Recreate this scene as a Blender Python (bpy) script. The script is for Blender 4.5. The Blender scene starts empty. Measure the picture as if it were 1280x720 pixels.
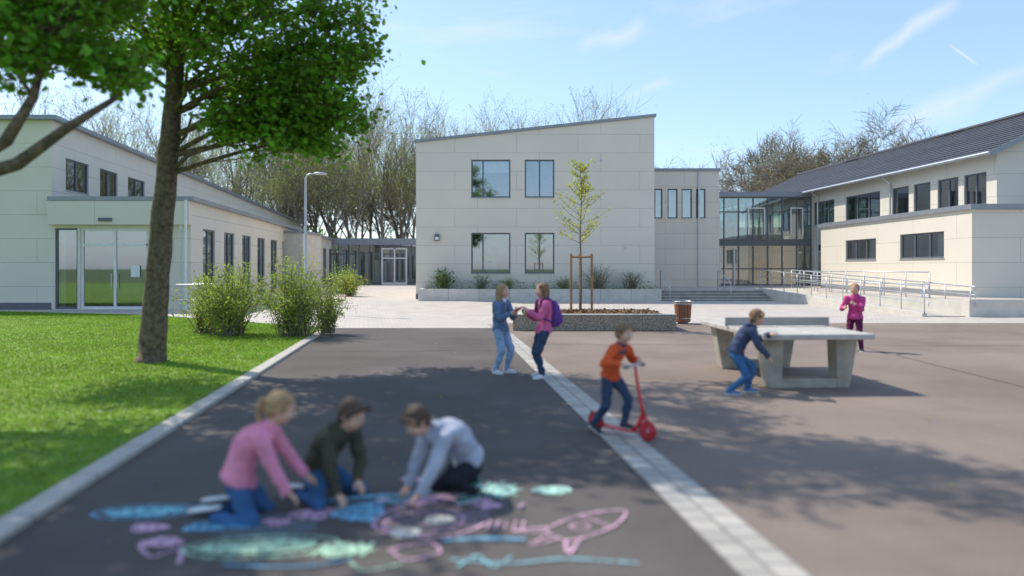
import bpy, bmesh, math, random
import numpy as np
from mathutils import Vector, Matrix, noise as mnoise
V=Vector
random.seed(5); NR=np.random.default_rng(5)
scene=bpy.context.scene
scene.view_settings.view_transform='Standard'
try: scene.view_settings.look='None'
except Exception: pass
scene.view_settings.exposure=0

# ------------------------------------------------------------------ materials
def nodes(name):
    m=bpy.data.materials.new(name); m.use_nodes=True
    nt=m.node_tree; b=nt.nodes['Principled BSDF']; return m,nt,b
def c4(c): return (c[0],c[1],c[2],1)
def mul(c,k): return tuple(min(1,x*k) for x in c)
def pm(name,col,rough=.7,var=.15,scale=4,bump=0,bscale=60,metal=0,spec=.4,island=0,trans=0,coord='Object'):
    m,nt,b=nodes(name); N=nt.nodes; L=nt.links
    tc=N.new('ShaderNodeTexCoord')
    nz=N.new('ShaderNodeTexNoise'); nz.inputs['Scale'].default_value=scale; nz.inputs['Detail'].default_value=4
    L.new(tc.outputs[coord],nz.inputs['Vector'])
    cr=N.new('ShaderNodeValToRGB'); cr.color_ramp.elements[0].position=.3; cr.color_ramp.elements[1].position=.7
    cr.color_ramp.elements[0].color=c4(mul(col,1-var)); cr.color_ramp.elements[1].color=c4(mul(col,1+var))
    L.new(nz.outputs['Fac'],cr.inputs[0]); out=cr.outputs[0]
    if island:
        g=N.new('ShaderNodeNewGeometry'); mr=N.new('ShaderNodeMapRange'); mr.inputs[3].default_value=1-island; mr.inputs[4].default_value=1+island
        L.new(g.outputs['Random Per Island'],mr.inputs[0])
        hs=N.new('ShaderNodeHueSaturation'); L.new(mr.outputs[0],hs.inputs['Value'])
        mr2=N.new('ShaderNodeMapRange'); mr2.inputs[3].default_value=.5-.02; mr2.inputs[4].default_value=.5+.02
        L.new(g.outputs['Random Per Island'],mr2.inputs[0]); L.new(mr2.outputs[0],hs.inputs['Hue'])
        L.new(out,hs.inputs['Color']); out=hs.outputs[0]
    L.new(out,b.inputs['Base Color'])
    b.inputs['Roughness'].default_value=rough; b.inputs['Metallic'].default_value=metal
    b.inputs['Specular IOR Level'].default_value=spec
    if bump:
        n2=N.new('ShaderNodeTexNoise'); n2.inputs['Scale'].default_value=bscale; n2.inputs['Detail'].default_value=4
        L.new(tc.outputs[coord],n2.inputs['Vector'])
        bp=N.new('ShaderNodeBump'); bp.inputs['Strength'].default_value=bump; bp.inputs['Distance'].default_value=.02
        L.new(n2.outputs['Fac'],bp.inputs['Height']); L.new(bp.outputs[0],b.inputs['Normal'])
    if trans:
        t=N.new('ShaderNodeBsdfTranslucent'); L.new(out,t.inputs['Color'])
        mx=N.new('ShaderNodeMixShader'); mx.inputs[0].default_value=trans
        L.new(b.outputs[0],mx.inputs[1]); L.new(t.outputs[0],mx.inputs[2]); L.new(mx.outputs[0],N['Material Output'].inputs[0])
    return m
def panelmat(name,col,bw,rh,mortar,off=.37,dark=.45,var=.04,coord='UV',bump=.3,rot=0,rough=.6,nscale=1.2,mott=.09):
    m,nt,b=nodes(name); N=nt.nodes; L=nt.links
    tc=N.new('ShaderNodeTexCoord'); mp=N.new('ShaderNodeMapping'); mp.inputs['Rotation'].default_value[2]=rot
    L.new(tc.outputs[coord],mp.inputs[0])
    br=N.new('ShaderNodeTexBrick'); br.inputs['Scale'].default_value=1
    br.inputs['Brick Width'].default_value=bw; br.inputs['Row Height'].default_value=rh
    br.inputs['Mortar Size'].default_value=mortar; br.inputs['Mortar Smooth'].default_value=.1; br.offset=off; br.offset_frequency=2
    br.inputs['Color1'].default_value=c4(mul(col,1-var)); br.inputs['Color2'].default_value=c4(mul(col,1+var)); br.inputs['Mortar'].default_value=c4(mul(col,dark))
    L.new(mp.outputs[0],br.inputs['Vector'])
    nz=N.new('ShaderNodeTexNoise'); nz.inputs['Scale'].default_value=nscale; nz.inputs['Detail'].default_value=5
    L.new(mp.outputs[0],nz.inputs['Vector'])
    mr=N.new('ShaderNodeMapRange'); mr.inputs[1].default_value=.3; mr.inputs[2].default_value=.7; mr.inputs[3].default_value=1-mott; mr.inputs[4].default_value=1+mott*.6
    L.new(nz.outputs['Fac'],mr.inputs[0])
    hs=N.new('ShaderNodeHueSaturation'); L.new(br.outputs['Color'],hs.inputs['Color']); L.new(mr.outputs[0],hs.inputs['Value'])
    L.new(hs.outputs[0],b.inputs['Base Color']); b.inputs['Roughness'].default_value=rough
    bp=N.new('ShaderNodeBump'); bp.invert=True; bp.inputs['Strength'].default_value=bump; bp.inputs['Distance'].default_value=.01
    L.new(br.outputs['Fac'],bp.inputs['Height']); L.new(bp.outputs[0],b.inputs['Normal'])
    return m
def asphaltmat(name,col,col2):
    m,nt,b=nodes(name); N=nt.nodes; L=nt.links
    tc=N.new('ShaderNodeTexCoord')
    a=N.new('ShaderNodeTexNoise'); a.inputs['Scale'].default_value=.35; a.inputs['Detail'].default_value=7; a.inputs['Roughness'].default_value=.65
    s=N.new('ShaderNodeTexNoise'); s.inputs['Scale'].default_value=90; s.inputs['Detail'].default_value=3
    L.new(tc.outputs['Object'],a.inputs[0]); L.new(tc.outputs['Object'],s.inputs[0])
    cr=N.new('ShaderNodeValToRGB'); cr.color_ramp.elements[0].position=.35; cr.color_ramp.elements[1].position=.68
    cr.color_ramp.elements[0].color=c4(col); cr.color_ramp.elements[1].color=c4(col2); L.new(a.outputs['Fac'],cr.inputs[0])
    mr=N.new('ShaderNodeMapRange'); mr.inputs[1].default_value=.3; mr.inputs[2].default_value=.7; mr.inputs[3].default_value=.65; mr.inputs[4].default_value=1.4
    L.new(s.outputs['Fac'],mr.inputs[0])
    hs=N.new('ShaderNodeHueSaturation'); L.new(cr.outputs[0],hs.inputs['Color']); L.new(mr.outputs[0],hs.inputs['Value'])
    L.new(hs.outputs[0],b.inputs['Base Color']); b.inputs['Roughness'].default_value=.88; b.inputs['Specular IOR Level'].default_value=.2
    bp=N.new('ShaderNodeBump'); bp.inputs['Strength'].default_value=.4; bp.inputs['Distance'].default_value=.01
    L.new(s.outputs['Fac'],bp.inputs['Height']); L.new(bp.outputs[0],b.inputs['Normal'])
    return m
def glassmat(name,tint,refl=.3,rough=.02):
    m=bpy.data.materials.new(name); m.use_nodes=True; nt=m.node_tree; N=nt.nodes; L=nt.links; N.clear()
    o=N.new('ShaderNodeOutputMaterial'); mx=N.new('ShaderNodeMixShader'); t=N.new('ShaderNodeBsdfTransparent'); g=N.new('ShaderNodeBsdfGlossy')
    t.inputs[0].default_value=c4(tint); g.inputs['Roughness'].default_value=rough; g.inputs[0].default_value=(.9,.95,1,1)
    lw=N.new('ShaderNodeLayerWeight'); lw.inputs[0].default_value=.35
    mr=N.new('ShaderNodeMapRange'); mr.inputs[3].default_value=refl; mr.inputs[4].default_value=1
    L.new(lw.outputs['Fresnel'],mr.inputs[0]); L.new(mr.outputs[0],mx.inputs[0])
    L.new(t.outputs[0],mx.inputs[1]); L.new(g.outputs[0],mx.inputs[2]); L.new(mx.outputs[0],o.inputs[0])
    return m
def chalkmat(name,col,lo=.3,hi=.92):
    m,nt,b=nodes(name); N=nt.nodes; L=nt.links
    b.inputs['Base Color'].default_value=c4(col); b.inputs['Roughness'].default_value=.95
    tc=N.new('ShaderNodeTexCoord'); nz=N.new('ShaderNodeTexNoise'); nz.inputs['Scale'].default_value=45; nz.inputs['Detail'].default_value=5
    mp=N.new('ShaderNodeMapping'); mp.inputs['Scale'].default_value=(1,.35,1); mp.inputs['Rotation'].default_value[2]=.7
    L.new(tc.outputs['Object'],mp.inputs[0]); L.new(mp.outputs[0],nz.inputs[0])
    mr=N.new('ShaderNodeMapRange'); mr.inputs[1].default_value=.36; mr.inputs[2].default_value=.6; mr.inputs[3].default_value=lo; mr.inputs[4].default_value=hi
    L.new(nz.outputs['Fac'],mr.inputs[0]); L.new(mr.outputs[0],b.inputs['Alpha'])
    return m

WALL=panelmat('fibre_cement_panel',(.72,.655,.55),3.1,.93,.009,var=.014,dark=.6,mott=.035,nscale=.6)
WALL2=panelmat('fibre_cement_panel_pale',(.70,.64,.535),2.9,.93,.009,var=.016,dark=.6,mott=.035,nscale=.6)
FRAME=pm('window_frame_anthracite',(.12,.13,.15),.4,.05)
COPING=pm('coping_metal',(.27,.285,.31),.4,.08,metal=.3)
WHITE=pm('white_paint',(.72,.72,.7),.5,.05)
GLASS=glassmat('window_glass',(.78,.83,.85),.33)
GLASST=glassmat('curtain_wall_glass',(.66,.82,.82),.24)
INT=pm('interior_dark',(.18,.185,.19),.9,.3,2)
CURT=pm('curtain',(.66,.66,.63),.9,.1,9)
BLUEC=pm('room_blue',(.25,.35,.47),.8,.2)
CONC=pm('concrete',(.46,.43,.38),.85,.14,3,bump=.3,bscale=40)
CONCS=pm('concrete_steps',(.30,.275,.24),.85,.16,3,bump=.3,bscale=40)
CONCL=pm('concrete_light',(.58,.545,.48),.85,.1,2.5,bump=.2,bscale=40)
STEEL=pm('galvanised_steel',(.5,.52,.54),.4,.08,metal=.6)
ROOFF=pm('flat_roof_gravel',(.22,.22,.21),.95,.2,20)
TILE=panelmat('dark_roof_tile',(.06,.063,.078),.3,.36,.03,off=0,dark=.3,var=.25,bump=1,rough=.45)
BARK=pm('bark',(.15,.11,.075),.95,.5,14,bump=1,bscale=25)
BARKG=pm('bark_grey',(.23,.19,.14),.95,.3,6)
LEAF=pm('maple_leaf',(.19,.37,.035),.5,.3,1.2,island=.45,trans=.5)
BUD=pm('spring_buds',(.42,.46,.13),.7,.2,.4,island=.35,trans=.45)
SHRUB=pm('shrub_leaf',(.36,.43,.07),.6,.25,2,island=.4,trans=.4)
SHRUBD=pm('shrub_leaf_dark',(.12,.23,.045),.6,.25,2,island=.4,trans=.35)
GRASSM=pm('grass_blade',(.25,.39,.04),.6,.18,.5,island=.25,trans=.4)
LAWN=pm('lawn_soil_green',(.15,.25,.03),.95,.2,2,bump=.6)
FIELD=pm('meadow',(.10,.14,.045),.95,.3,.1)
SOIL=pm('mulch',(.16,.105,.065),.95,.5,25,bump=1)
WOOD=pm('wood_stake',(.33,.19,.10),.8,.25,6)
WOODB=pm('bin_wood',(.30,.12,.06),.65,.25,8)
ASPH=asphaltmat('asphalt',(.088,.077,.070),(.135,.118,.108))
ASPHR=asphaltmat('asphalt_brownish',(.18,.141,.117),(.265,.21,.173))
PAVE=panelmat('paving_blocks',(.53,.465,.40),.42,.21,.012,off=.5,dark=.62,var=.08,coord='Object',bump=.3,rot=.12)
SETT=panelmat('granite_setts',(.42,.385,.335),.20,.19,.011,off=.5,dark=.5,var=.18,coord='UV',bump=.6,nscale=6)
KERB=panelmat('kerb_stone',(.47,.435,.38),1.0,5,.01,off=0,dark=.5,var=.08,coord='UV',nscale=5)
AGG=pm('exposed_aggregate',(.30,.255,.20),.95,.55,22,bump=1,bscale=30)

# ------------------------------------------------------------------ builders
def grp(name,loc=(0,0,0),rot=0):
    e=bpy.data.objects.new(name,None); scene.collection.objects.link(e); e.location=loc; e.rotation_euler=(0,0,rot); return e
class MB:
    def __init__(s): s.v=[];s.f=[];s.m=[];s.uv=[]
    def add(s,vs,fs,mat=0,uvs=None):
        o=len(s.v); s.v+= [tuple(x) for x in vs]
        for i,f in enumerate(fs):
            s.f.append(tuple(o+k for k in f)); s.m.append(mat if not isinstance(mat,(list,tuple)) else mat[i]); s.uv.append(uvs[i] if uvs else None)
    def quad(s,a,b,c,d,mat=0,uv=None): s.add([a,b,c,d],[(0,1,2,3)],mat,[uv] if uv else None)
    def obox(s,o,ax,ay,az,mat=0):
        o=V(o);ax=V(ax);ay=V(ay);az=V(az)
        vs=[o,o+ax,o+ax+ay,o+ay,o+az,o+ax+az,o+ax+ay+az,o+ay+az]
        fs=[(0,3,2,1),(4,5,6,7),(0,1,5,4),(1,2,6,5),(2,3,7,6),(3,0,4,7)]
        lx,ly,lz=ax.length,ay.length,az.length
        uv=[[(0,0),(0,ly),(lx,ly),(lx,0)],[(0,0),(lx,0),(lx,ly),(0,ly)],[(0,0),(lx,0),(lx,lz),(0,lz)],[(0,0),(ly,0),(ly,lz),(0,lz)],[(0,0),(lx,0),(lx,lz),(0,lz)],[(0,0),(ly,0),(ly,lz),(0,lz)]]
        s.add(vs,fs,mat,uv)
    def box(s,x0,x1,y0,y1,z0,z1,mat=0): s.obox((x0,y0,z0),(x1-x0,0,0),(0,y1-y0,0),(0,0,z1-z0),mat)
    def tube(s,pts,rad,n=6,mat=0,cap=True):
        pts=[V(p) for p in pts]; vs=[];k=len(pts)
        d0=(pts[1]-pts[0]).normalized(); a=d0.orthogonal().normalized()
        for i,p in enumerate(pts):
            d=(pts[min(i+1,k-1)]-pts[max(i-1,0)])
            d=d.normalized() if d.length>1e-9 else d0
            a=(a-d*a.dot(d)); a=a.normalized() if a.length>1e-6 else d.orthogonal().normalized()
            b=d.cross(a)
            for j in range(n):
                t=2*math.pi*j/n; vs.append(p+(a*math.cos(t)+b*math.sin(t))*rad[i])
        fs=[(i*n+j,i*n+(j+1)%n,(i+1)*n+(j+1)%n,(i+1)*n+j) for i in range(k-1) for j in range(n)]
        if cap and n>3: fs+=[tuple(range(n-1,-1,-1)),tuple((k-1)*n+j for j in range(n))]
        s.add(vs,fs,mat)
    def sphere(s,c,rx,ry=None,rz=None,ax=None,mat=0,nu=14,nv=9):
        ry=rx if ry is None else ry; rz=rx if rz is None else rz
        X,Y,Z=ax if ax else (V((1,0,0)),V((0,1,0)),V((0,0,1)))
        c=V(c); vs=[c+Z*rz]
        for i in range(1,nv):
            t=math.pi*i/nv
            for j in range(nu):
                p=2*math.pi*j/nu; vs.append(c+X*(rx*math.sin(t)*math.cos(p))+Y*(ry*math.sin(t)*math.sin(p))+Z*(rz*math.cos(t)))
        vs.append(c-Z*rz); fs=[]
        for j in range(nu): fs.append((0,1+j,1+(j+1)%nu))
        for i in range(nv-2):
            for j in range(nu):
                a=1+i*nu+j;b=1+i*nu+(j+1)%nu; fs.append((a,a+nu,b+nu,b))
        l=len(vs)-1
        for j in range(nu): fs.append((l,1+(nv-2)*nu+(j+1)%nu,1+(nv-2)*nu+j))
        s.add(vs,fs,mat)
    def capsule(s,a,b,ra,rb,mat=0,n=12):
        a=V(a);b=V(b); d=b-a; L=d.length
        if L<1e-5: return s.sphere(a,ra,mat=mat)
        d/=L; pts=[];rad=[]
        for t in (90,65,40,18): t=math.radians(t); pts.append(a-d*ra*math.sin(t)); rad.append(max(ra*math.cos(t),ra*.05))
        for t in (0,.5,1): pts.append(a+d*L*t); rad.append(ra+(rb-ra)*t)
        for t in (18,40,65,90): t=math.radians(t); pts.append(b+d*rb*math.sin(t)); rad.append(max(rb*math.cos(t),rb*.05))
        s.tube(pts,rad,n,mat)
    def loft(s,rings,n=16,mat=0,cap=True):
        vs=[];k=len(rings)
        for c,sx,fy in rings:
            for j in range(n):
                t=2*math.pi*j/n; vs.append(V(c)+V(sx)*math.cos(t)+V(fy)*math.sin(t))
        fs=[(i*n+j,i*n+(j+1)%n,(i+1)*n+(j+1)%n,(i+1)*n+j) for i in range(k-1) for j in range(n)]
        if cap: fs+=[tuple(range(n-1,-1,-1)),tuple((k-1)*n+j for j in range(n))]
        s.add(vs,fs,mat)
    def obj(s,name,mats,parent=None,smooth=False,bevel=0):
        me=bpy.data.meshes.new(name); me.from_pydata(s.v,[],s.f)
        for m in mats: me.materials.append(m)
        me.polygons.foreach_set('material_index',s.m)
        if any(u is not None for u in s.uv):
            ul=me.uv_layers.new(name='UVMap')
            for p,u in zip(me.polygons,s.uv):
                if u is not None:
                    for li,w in zip(p.loop_indices,u): ul.data[li].uv=w
        if smooth: me.polygons.foreach_set('use_smooth',[True]*len(me.polygons))
        me.update(); o=bpy.data.objects.new(name,me); scene.collection.objects.link(o)
        if parent: o.parent=parent
        if bevel:
            b=o.modifiers.new('bevel','BEVEL'); b.width=bevel; b.segments=2; b.limit_method='ANGLE'
        return o
def fastmesh(name,vs,k,mat,parent=None):
    n=len(vs); me=bpy.data.meshes.new(name); me.vertices.add(n); me.vertices.foreach_set('co',np.asarray(vs,dtype=np.float32).ravel())
    me.loops.add(n); me.loops.foreach_set('vertex_index',np.arange(n,dtype=np.int32))
    me.polygons.add(n//k); me.polygons.foreach_set('loop_start',np.arange(0,n,k,dtype=np.int32))
    try: me.polygons.foreach_set('loop_total',np.full(n//k,k,dtype=np.int32))
    except Exception: pass
    me.materials.append(mat); me.update(calc_edges=True); me.validate()
    o=bpy.data.objects.new(name,me); scene.collection.objects.link(o)
    if parent: o.parent=parent
    return o
LT=np.array([(0,-.5,0),(.28,-.22,.06),(.42,.08,.10),(.0,.55,-.05),(-.42,.08,.10),(-.28,-.22,.06)])
OV=np.array([(0,-.5,0),(.22,0,.05),(0,.5,0),(-.22,0,.05)])
def leaves(name,C,size,mat,parent=None,T=LT,upb=.5):
    C=np.asarray(C); N=len(C); n=NR.normal(size=(N,3)); n[:,2]=np.abs(n[:,2])+upb; n/=np.linalg.norm(n,axis=1)[:,None]
    t=NR.normal(size=(N,3)); t-=n*(t*n).sum(1)[:,None]; t/=np.linalg.norm(t,axis=1)[:,None]; b=np.cross(n,t)
    s=size*NR.uniform(.6,1.3,(N,1,1))
    P=C[:,None,:]+s*(T[None,:,0:1]*t[:,None,:]+T[None,:,1:2]*b[:,None,:]+T[None,:,2:3]*n[:,None,:])
    return fastmesh(name,P.reshape(-1,3),len(T),mat,parent)
def gz(d): return 0.006*min(max(d-22,0),60)

# ------------------------------------------------------------------ ground
def kx(d): return -3.06-0.122*(d-4.3)       # kerb line
def sx(d): return 1.41-0.112*(d-3.86)       # sett strip centre
def strip_sheet(name,rows,mat,zoff):
    mb=MB()
    for (d0,a0,b0),(d1,a1,b1) in zip(rows[:-1],rows[1:]):
        mb.quad((a0,d0,gz(d0)+zoff),(b0,d0,gz(d0)+zoff),(b1,d1,gz(d1)+zoff),(a1,d1,gz(d1)+zoff),0,[(a0,d0),(b0,d0),(b1,d1),(a1,d1)])
    return mb.obj(name,[mat])
strip_sheet('ground',[(-900,-1500,1500),(22,-1500,1500),(82,-1500,1500),(2500,-2500,2500)],FIELD,-.05)
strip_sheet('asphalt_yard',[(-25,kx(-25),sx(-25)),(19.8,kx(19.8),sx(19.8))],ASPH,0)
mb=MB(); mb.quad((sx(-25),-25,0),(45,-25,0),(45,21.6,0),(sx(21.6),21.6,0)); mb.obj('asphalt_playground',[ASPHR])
strip_sheet('paved_forecourt',[(19.8,-26,sx(19.8)),(21.6,-26,sx(21.6))],PAVE,-.004)
strip_sheet('paved_courtyard',[(21.6,-26,45),(22,-26,45),(40,-26,45),(82,-26,45)],PAVE,-.004)
mb=MB()
for i in range(60):
    d0=-20+i*.7; d1=d0+.7
    if d0>20.8: break
    mb.quad((sx(d0)-.19,d0,.006),(sx(d0)+.19,d0,.006),(sx(d1)+.19,d1,.006),(sx(d1)-.19,d1,.006),0,[(d0,0),(d0,.38),(d1,.38),(d1,0)])
mb.obj('sett_drain_strip',[SETT])
mb=MB()
for i in range(46):
    d0=-22+i*.92; d1=d0+.915
    if d1>19.9: break
    a=V((kx(d0)-.2,d0,-.04)); mb.obox(a,(.2,0,0),(kx(d1)-kx(d0),d1-d0,0),(0,0,.085))
mb.obj('kerb',[KERB],bevel=.012)
mb=MB()
def seam(x0,y0,x1,y1,w=.022):
    d=(V((x1,y1,0))-V((x0,y0,0))).normalized(); n=V((-d.y,d.x,0))*w/2; a=V((x0,y0,.004));b=V((x1,y1,.004)); mb.quad(a-n,b-n,b+n,a+n)
seam(.0,15.6,16,15.1); seam(6.9,6,7.6,21); seam(-4.3,14.2,.1,14.4)
mb.obj('asphalt_seams',[pm('bitumen_seam',(.06,.052,.048),.6,.2)])
poly=[(kx(-22)-.2,-22),(kx(19.4)-.2,19.4),(-8.2,21.6),(-12.3,24.4),(-20,26.6),(-60,27),(-60,-22)]
lawn=MB(); lawn.add([(x,y,.035+gz(y)) for x,y in poly],[tuple(range(len(poly)-1,-1,-1))][:1]); lo=lawn.obj('lawn',[LAWN])
if lo.data.polygons[0].normal.z<0: lo.data.flip_normals()
mb=MB()
for (a,b) in zip(poly[1:4],poly[2:5]):
    a=V((a[0],a[1],-.03+gz(a[1])));b=V((b[0],b[1],-.03+gz(b[1]))); t=(b-a).normalized(); n=V((-t.y,t.x,0))
    mb.obox(a,b-a,-n*.12,(0,0,.085))
mb.obj('lawn_edging',[CONCL])
def inpoly(x,y):
    r=np.zeros(len(x),bool); j=len(poly)-1
    for i in range(len(poly)):
        xi,yi=poly[i];xj,yj=poly[j]
        c=((yi>y)!=(yj>y))&(x<(xj-xi)*(y-yi)/(yj-yi+1e-12)+xi); r^=c; j=i
    return r
n=280000; y=3.6+23*NR.random(n)**1.3; x=-3-(20)*NR.random(n); ok=inpoly(x,y)&(x>-.78*y-1.5); x=x[ok];y=y[ok]
h=NR.uniform(.02,.05,len(x)); a=NR.uniform(0,6.28,len(x)); w=.005+.0011*y; lx=NR.normal(0,.02,len(x)); ly=NR.normal(0,.02,len(x)); z0=.03+.006*np.clip(y-22,0,60)
P=np.stack([np.stack([x-w*np.cos(a),y-w*np.sin(a),z0],1),np.stack([x+w*np.cos(a),y+w*np.sin(a),z0],1),np.stack([x+lx,y+ly,z0+h],1)],1)
g=fastmesh('grass',P.reshape(-1,3),3,GRASSM)
C=np.stack([NR.uniform(-12,-3.5,120),NR.uniform(6,18,120),np.full(120,.08)],1); ok=inpoly(C[:,0],C[:,1]); leaves('lawn_daisies',C[ok],.03,WHITE,None,OV,2)
C=np.stack([NR.uniform(-4.2,5,110),NR.uniform(4.2,16,110),np.full(110,.014)],1); C=C[C[:,0]>-3.0-.122*(C[:,1]-4.3)+.1]; leaves('fallen_leaves',C,.04,SHRUB,None,OV,3)

# ------------------------------------------------------------------ wall + windows
def wall(W,F,G,p0,p1,z0,za,zb,ops,mat=0,depth=.16,uoff=0):
    p0=V((p0[0],p0[1],0));p1=V((p1[0],p1[1],0)); L=(p1-p0).length; t=(p1-p0)/L; n=V((t.y,-t.x,0))
    def P(u,v,d=0): return p0+t*u-n*d+V((0,0,v))
    us=sorted(set([0,L]+[o[0] for o in ops]+[o[1] for o in ops])); vs=sorted(set([z0]+[o[2] for o in ops]+[o[3] for o in ops]))+[None]
    def top(u): return za+(zb-za)*u/L
    for i in range(len(us)-1):
        for j in range(len(vs)-1):
            u0,u1=us[i],us[i+1]; a,b=vs[j],vs[j+1]
            uc=(u0+u1)/2; 
            b0=top(u0) if b is None else b; b1=top(u1) if b is None else b
            vc=(a+min(b0,b1))/2
            if any(o[0]<uc<o[1] and o[2]<vc<o[3] for o in ops): continue
            W.quad(P(u0,a),P(u1,a),P(u1,b1),P(u0,b0),mat,[(u0+uoff,a),(u1+uoff,a),(u1+uoff,b1),(u0+uoff,b0)])
    for o in ops:
        u0,u1,a,b,st=o[:5]
        for q in ((P(u0,a),P(u0,a,depth),P(u0,b,depth),P(u0,b)),(P(u1,a,depth),P(u1,a),P(u1,b),P(u1,b,depth)),(P(u0,b,depth),P(u1,b,depth),P(u1,b),P(u0,b)),(P(u0,a),P(u1,a),P(u1,a,depth),P(u0,a,depth))):
            W.quad(*q,mat,[(0.5,.5),(.51,.5),(.51,.51),(.5,.51)])
        fw=.07; fm=2 if st=='door' else 0
        if st=='door': fw=.1
        def fb(ua,ub,va,vb,d0=.06,d1=.14,m=None): F.obox(P(ua,va,d1),t*(ub-ua),n*(d1-d0),(0,0,vb-va),fm if m is None else m)
        fb(u0,u0+fw,a,b); fb(u1-fw,u1,a,b); fb(u0+fw,u1-fw,b-fw,b); fb(u0+fw,u1-fw,a,a+fw)
        wd=u1-u0
        mus={'two':[.5],'asym':[.3],'three':[.33,.67],'four':[.25,.5,.75],'one':[],'door':[.5]}[st]
        for k in mus: fb(u0+wd*k-fw*.5,u0+wd*k+fw*.5,a+fw,b-fw)
        if st=='door':
            for k in (.0,.5): fb(u0+wd*k+fw,u0+wd*(k+.5)-fw*.5,a+(b-a)*.78,a+(b-a)*.78+fw)
            for k in (.46,.54): F.tube([P(u0+wd*k,a+.8,-.0),P(u0+wd*k,a+1.4,0)],[.018,.018],8,1)
        if st!='door': F.obox(P(u0-.03,a-.035,.05),t*(wd+.06),n*.09,(0,0,.033),1)
        G.quad(P(u0+.03,a+.03,.1),P(u1-.03,a+.03,.1),P(u1-.03,b-.03,.1),P(u0+.03,b-.03,.1),0)
        D=1.6; e=.25
        G.quad(P(u0-e,a-e,D),P(u1+e,a-e,D),P(u1+e,b+e,D),P(u0-e,b+e,D),1)
        G.quad(P(u0-e,a-e,.17),P(u0-e,a-e,D),P(u0-e,b+e,D),P(u0-e,b+e,.17),1)
        G.quad(P(u1+e,a-e,.17),P(u1+e,a-e,D),P(u1+e,b+e,D),P(u1+e,b+e,.17),1)
        G.quad(P(u0-e,b+e,.17),P(u1+e,b+e,.17),P(u1+e,b+e,D),P(u0-e,b+e,D),2)
        G.quad(P(u0-e,a-e,.17),P(u1+e,a-e,.17),P(u1+e,a-e,D),P(u0-e,a-e,D),1)
        r=random.random()
        if st in('two','asym','one','three'):
            if r<.5:
                ua=u0 if random.random()<.5 else u1-wd*.28
                m=8
                for k in range(m):
                    q0=ua+wd*.28*k/m;q1=ua+wd*.28*(k+1)/m; dd=.3+.05*(k%2); d2=.3+.05*((k+1)%2)
                    G.quad(P(q0,a,dd),P(q1,a,d2),P(q1,b,d2),P(q0,b,dd),2)
            elif r<.75:
                h=random.uniform(.15,.4)*(b-a); G.quad(P(u0,b-h,.2),P(u1,b-h,.2),P(u1,b,.2),P(u0,b,.2),2)
            if random.random()<.6:
                q=random.uniform(.2,.6); G.quad(P(u0+wd*q,a,.8),P(u0+wd*(q+.25),a,.8),P(u0+wd*(q+.25),a+(b-a)*.4,.8),P(u0+wd*q,a+(b-a)*.4,.8),3)
def finish(W,F,G,parent,wm=WALL):
    W.obj('walls',[wm,COPING,ROOFF,CONCL,TILE,WHITE],parent); F.obj('window_frames',[FRAME,STEEL,WHITE],parent); G.obj('window_glass_and_rooms',[GLASS,INT,CURT,BLUEC],parent)

# main block
B=grp('school_building'); W,F,G=MB(),MB(),MB()
X0,X1,D=-4.83,7.16,36.2
s=D/900
def U(px): return (px-640)*s-X0
def Z(py): return 1.65+(335-py)*s
ops=[(U(589),U(638),Z(247),Z(199.5),'asym'),(U(656),U(693),Z(247),Z(199.5),'two'),(U(589),U(638),Z(342),Z(291),'asym'),(U(656),U(693),Z(342),Z(291),'two')]
wall(W,F,G,(X0,D),(X1,D),0,7.95,9.25,ops)
wall(W,F,G,(X0,D+15),(X0,D),0,7.95,7.95,[]); wall(W,F,G,(X1,D),(X1,D+15),0,9.25,9.25,[]); wall(W,F,G,(X1,D+15),(X0,D+15),0,9.25,7.95,[])
sl=V((X1-X0+.16,0,1.3*(X1-X0+.16)/(X1-X0)))
W.obox((X0-.08,D-.08,7.945),sl,(0,15.16,0),(0,0,.14),1)
F.box(X0-.01,X1+.01,D-.02,D-.002,0.02,.35,0)
F.box(-3.88,-3.64,D-.16,D-.002,3.02,3.34,0); F.box(-3.85,-3.67,D-.18,D-.16,3.06,3.2,2)
for x,z in ((-1.2,1.9),(4.4,7.0),(5.6,2.6)): F.box(x,x+.14,D-.02,D-.002,z,z+.1,1)
finish(W,F,G,B)

# second block behind terrace
B=grp('school_building'); W,F,G=MB(),MB(),MB()
D=43;s=D/900;X0=7.2;X1=(899-640)*s
ops=[(U(a),U(b),Z(273),Z(236),'one') for a,b in ((818,828),(834.5,847),(852,865),(870,882))]
wall(W,F,G,(X0,D),(X1,D),.3,7.45,7.45,ops); wall(W,F,G,(X1,D),(X1,D+14),.3,7.45,7.45,[])
W.box(X0-.0,X1+.08,D-.08,D+14,7.45,7.6,1)
F.box(X0+3.9,X0+3.98,D-.1,D-.02,.6,7.4,1)
finish(W,F,G,B)

# glazed link (two storeys)
B=grp('glass_walkway'); W,F,G=MB(),MB(),MB()
D=45.6;s=D/900;XA=12.5;XB=18.95;zt=Z(240);zm=Z(303)
nx=7
for i in range(nx+1):
    x=XA+(XB-XA)*i/nx; F.box(x-.035,x+.035,D-.06,D+.06,.55,zt-.3,0)
for z in (.58,1.6,zm-.18,zm+.17,5.2,zt-.35): F.box(XA,XB,D-.05,D+.05,z-.04,z+.04,0)
F.box(XA,XB,D-.03,D+.3,zm-.14,zm+.13,0)
F.box(XA-.1,XB+.2,D-.15,D+4.4,zt-.31,zt,3)
G.quad((XA,D,.55),(XB,D,.55),(XB,D,zt-.3),(XA,D,zt-.3),0)
G.box(XA,XB,D+.32,D+4.2,zm-.12,zm+.1,2)
for i in range(nx+1):
    x=XA+(XB-XA)*i/nx; F.box(x-.04,x+.04,D+4.15,D+4.3,.55,zt-.3,0)
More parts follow.
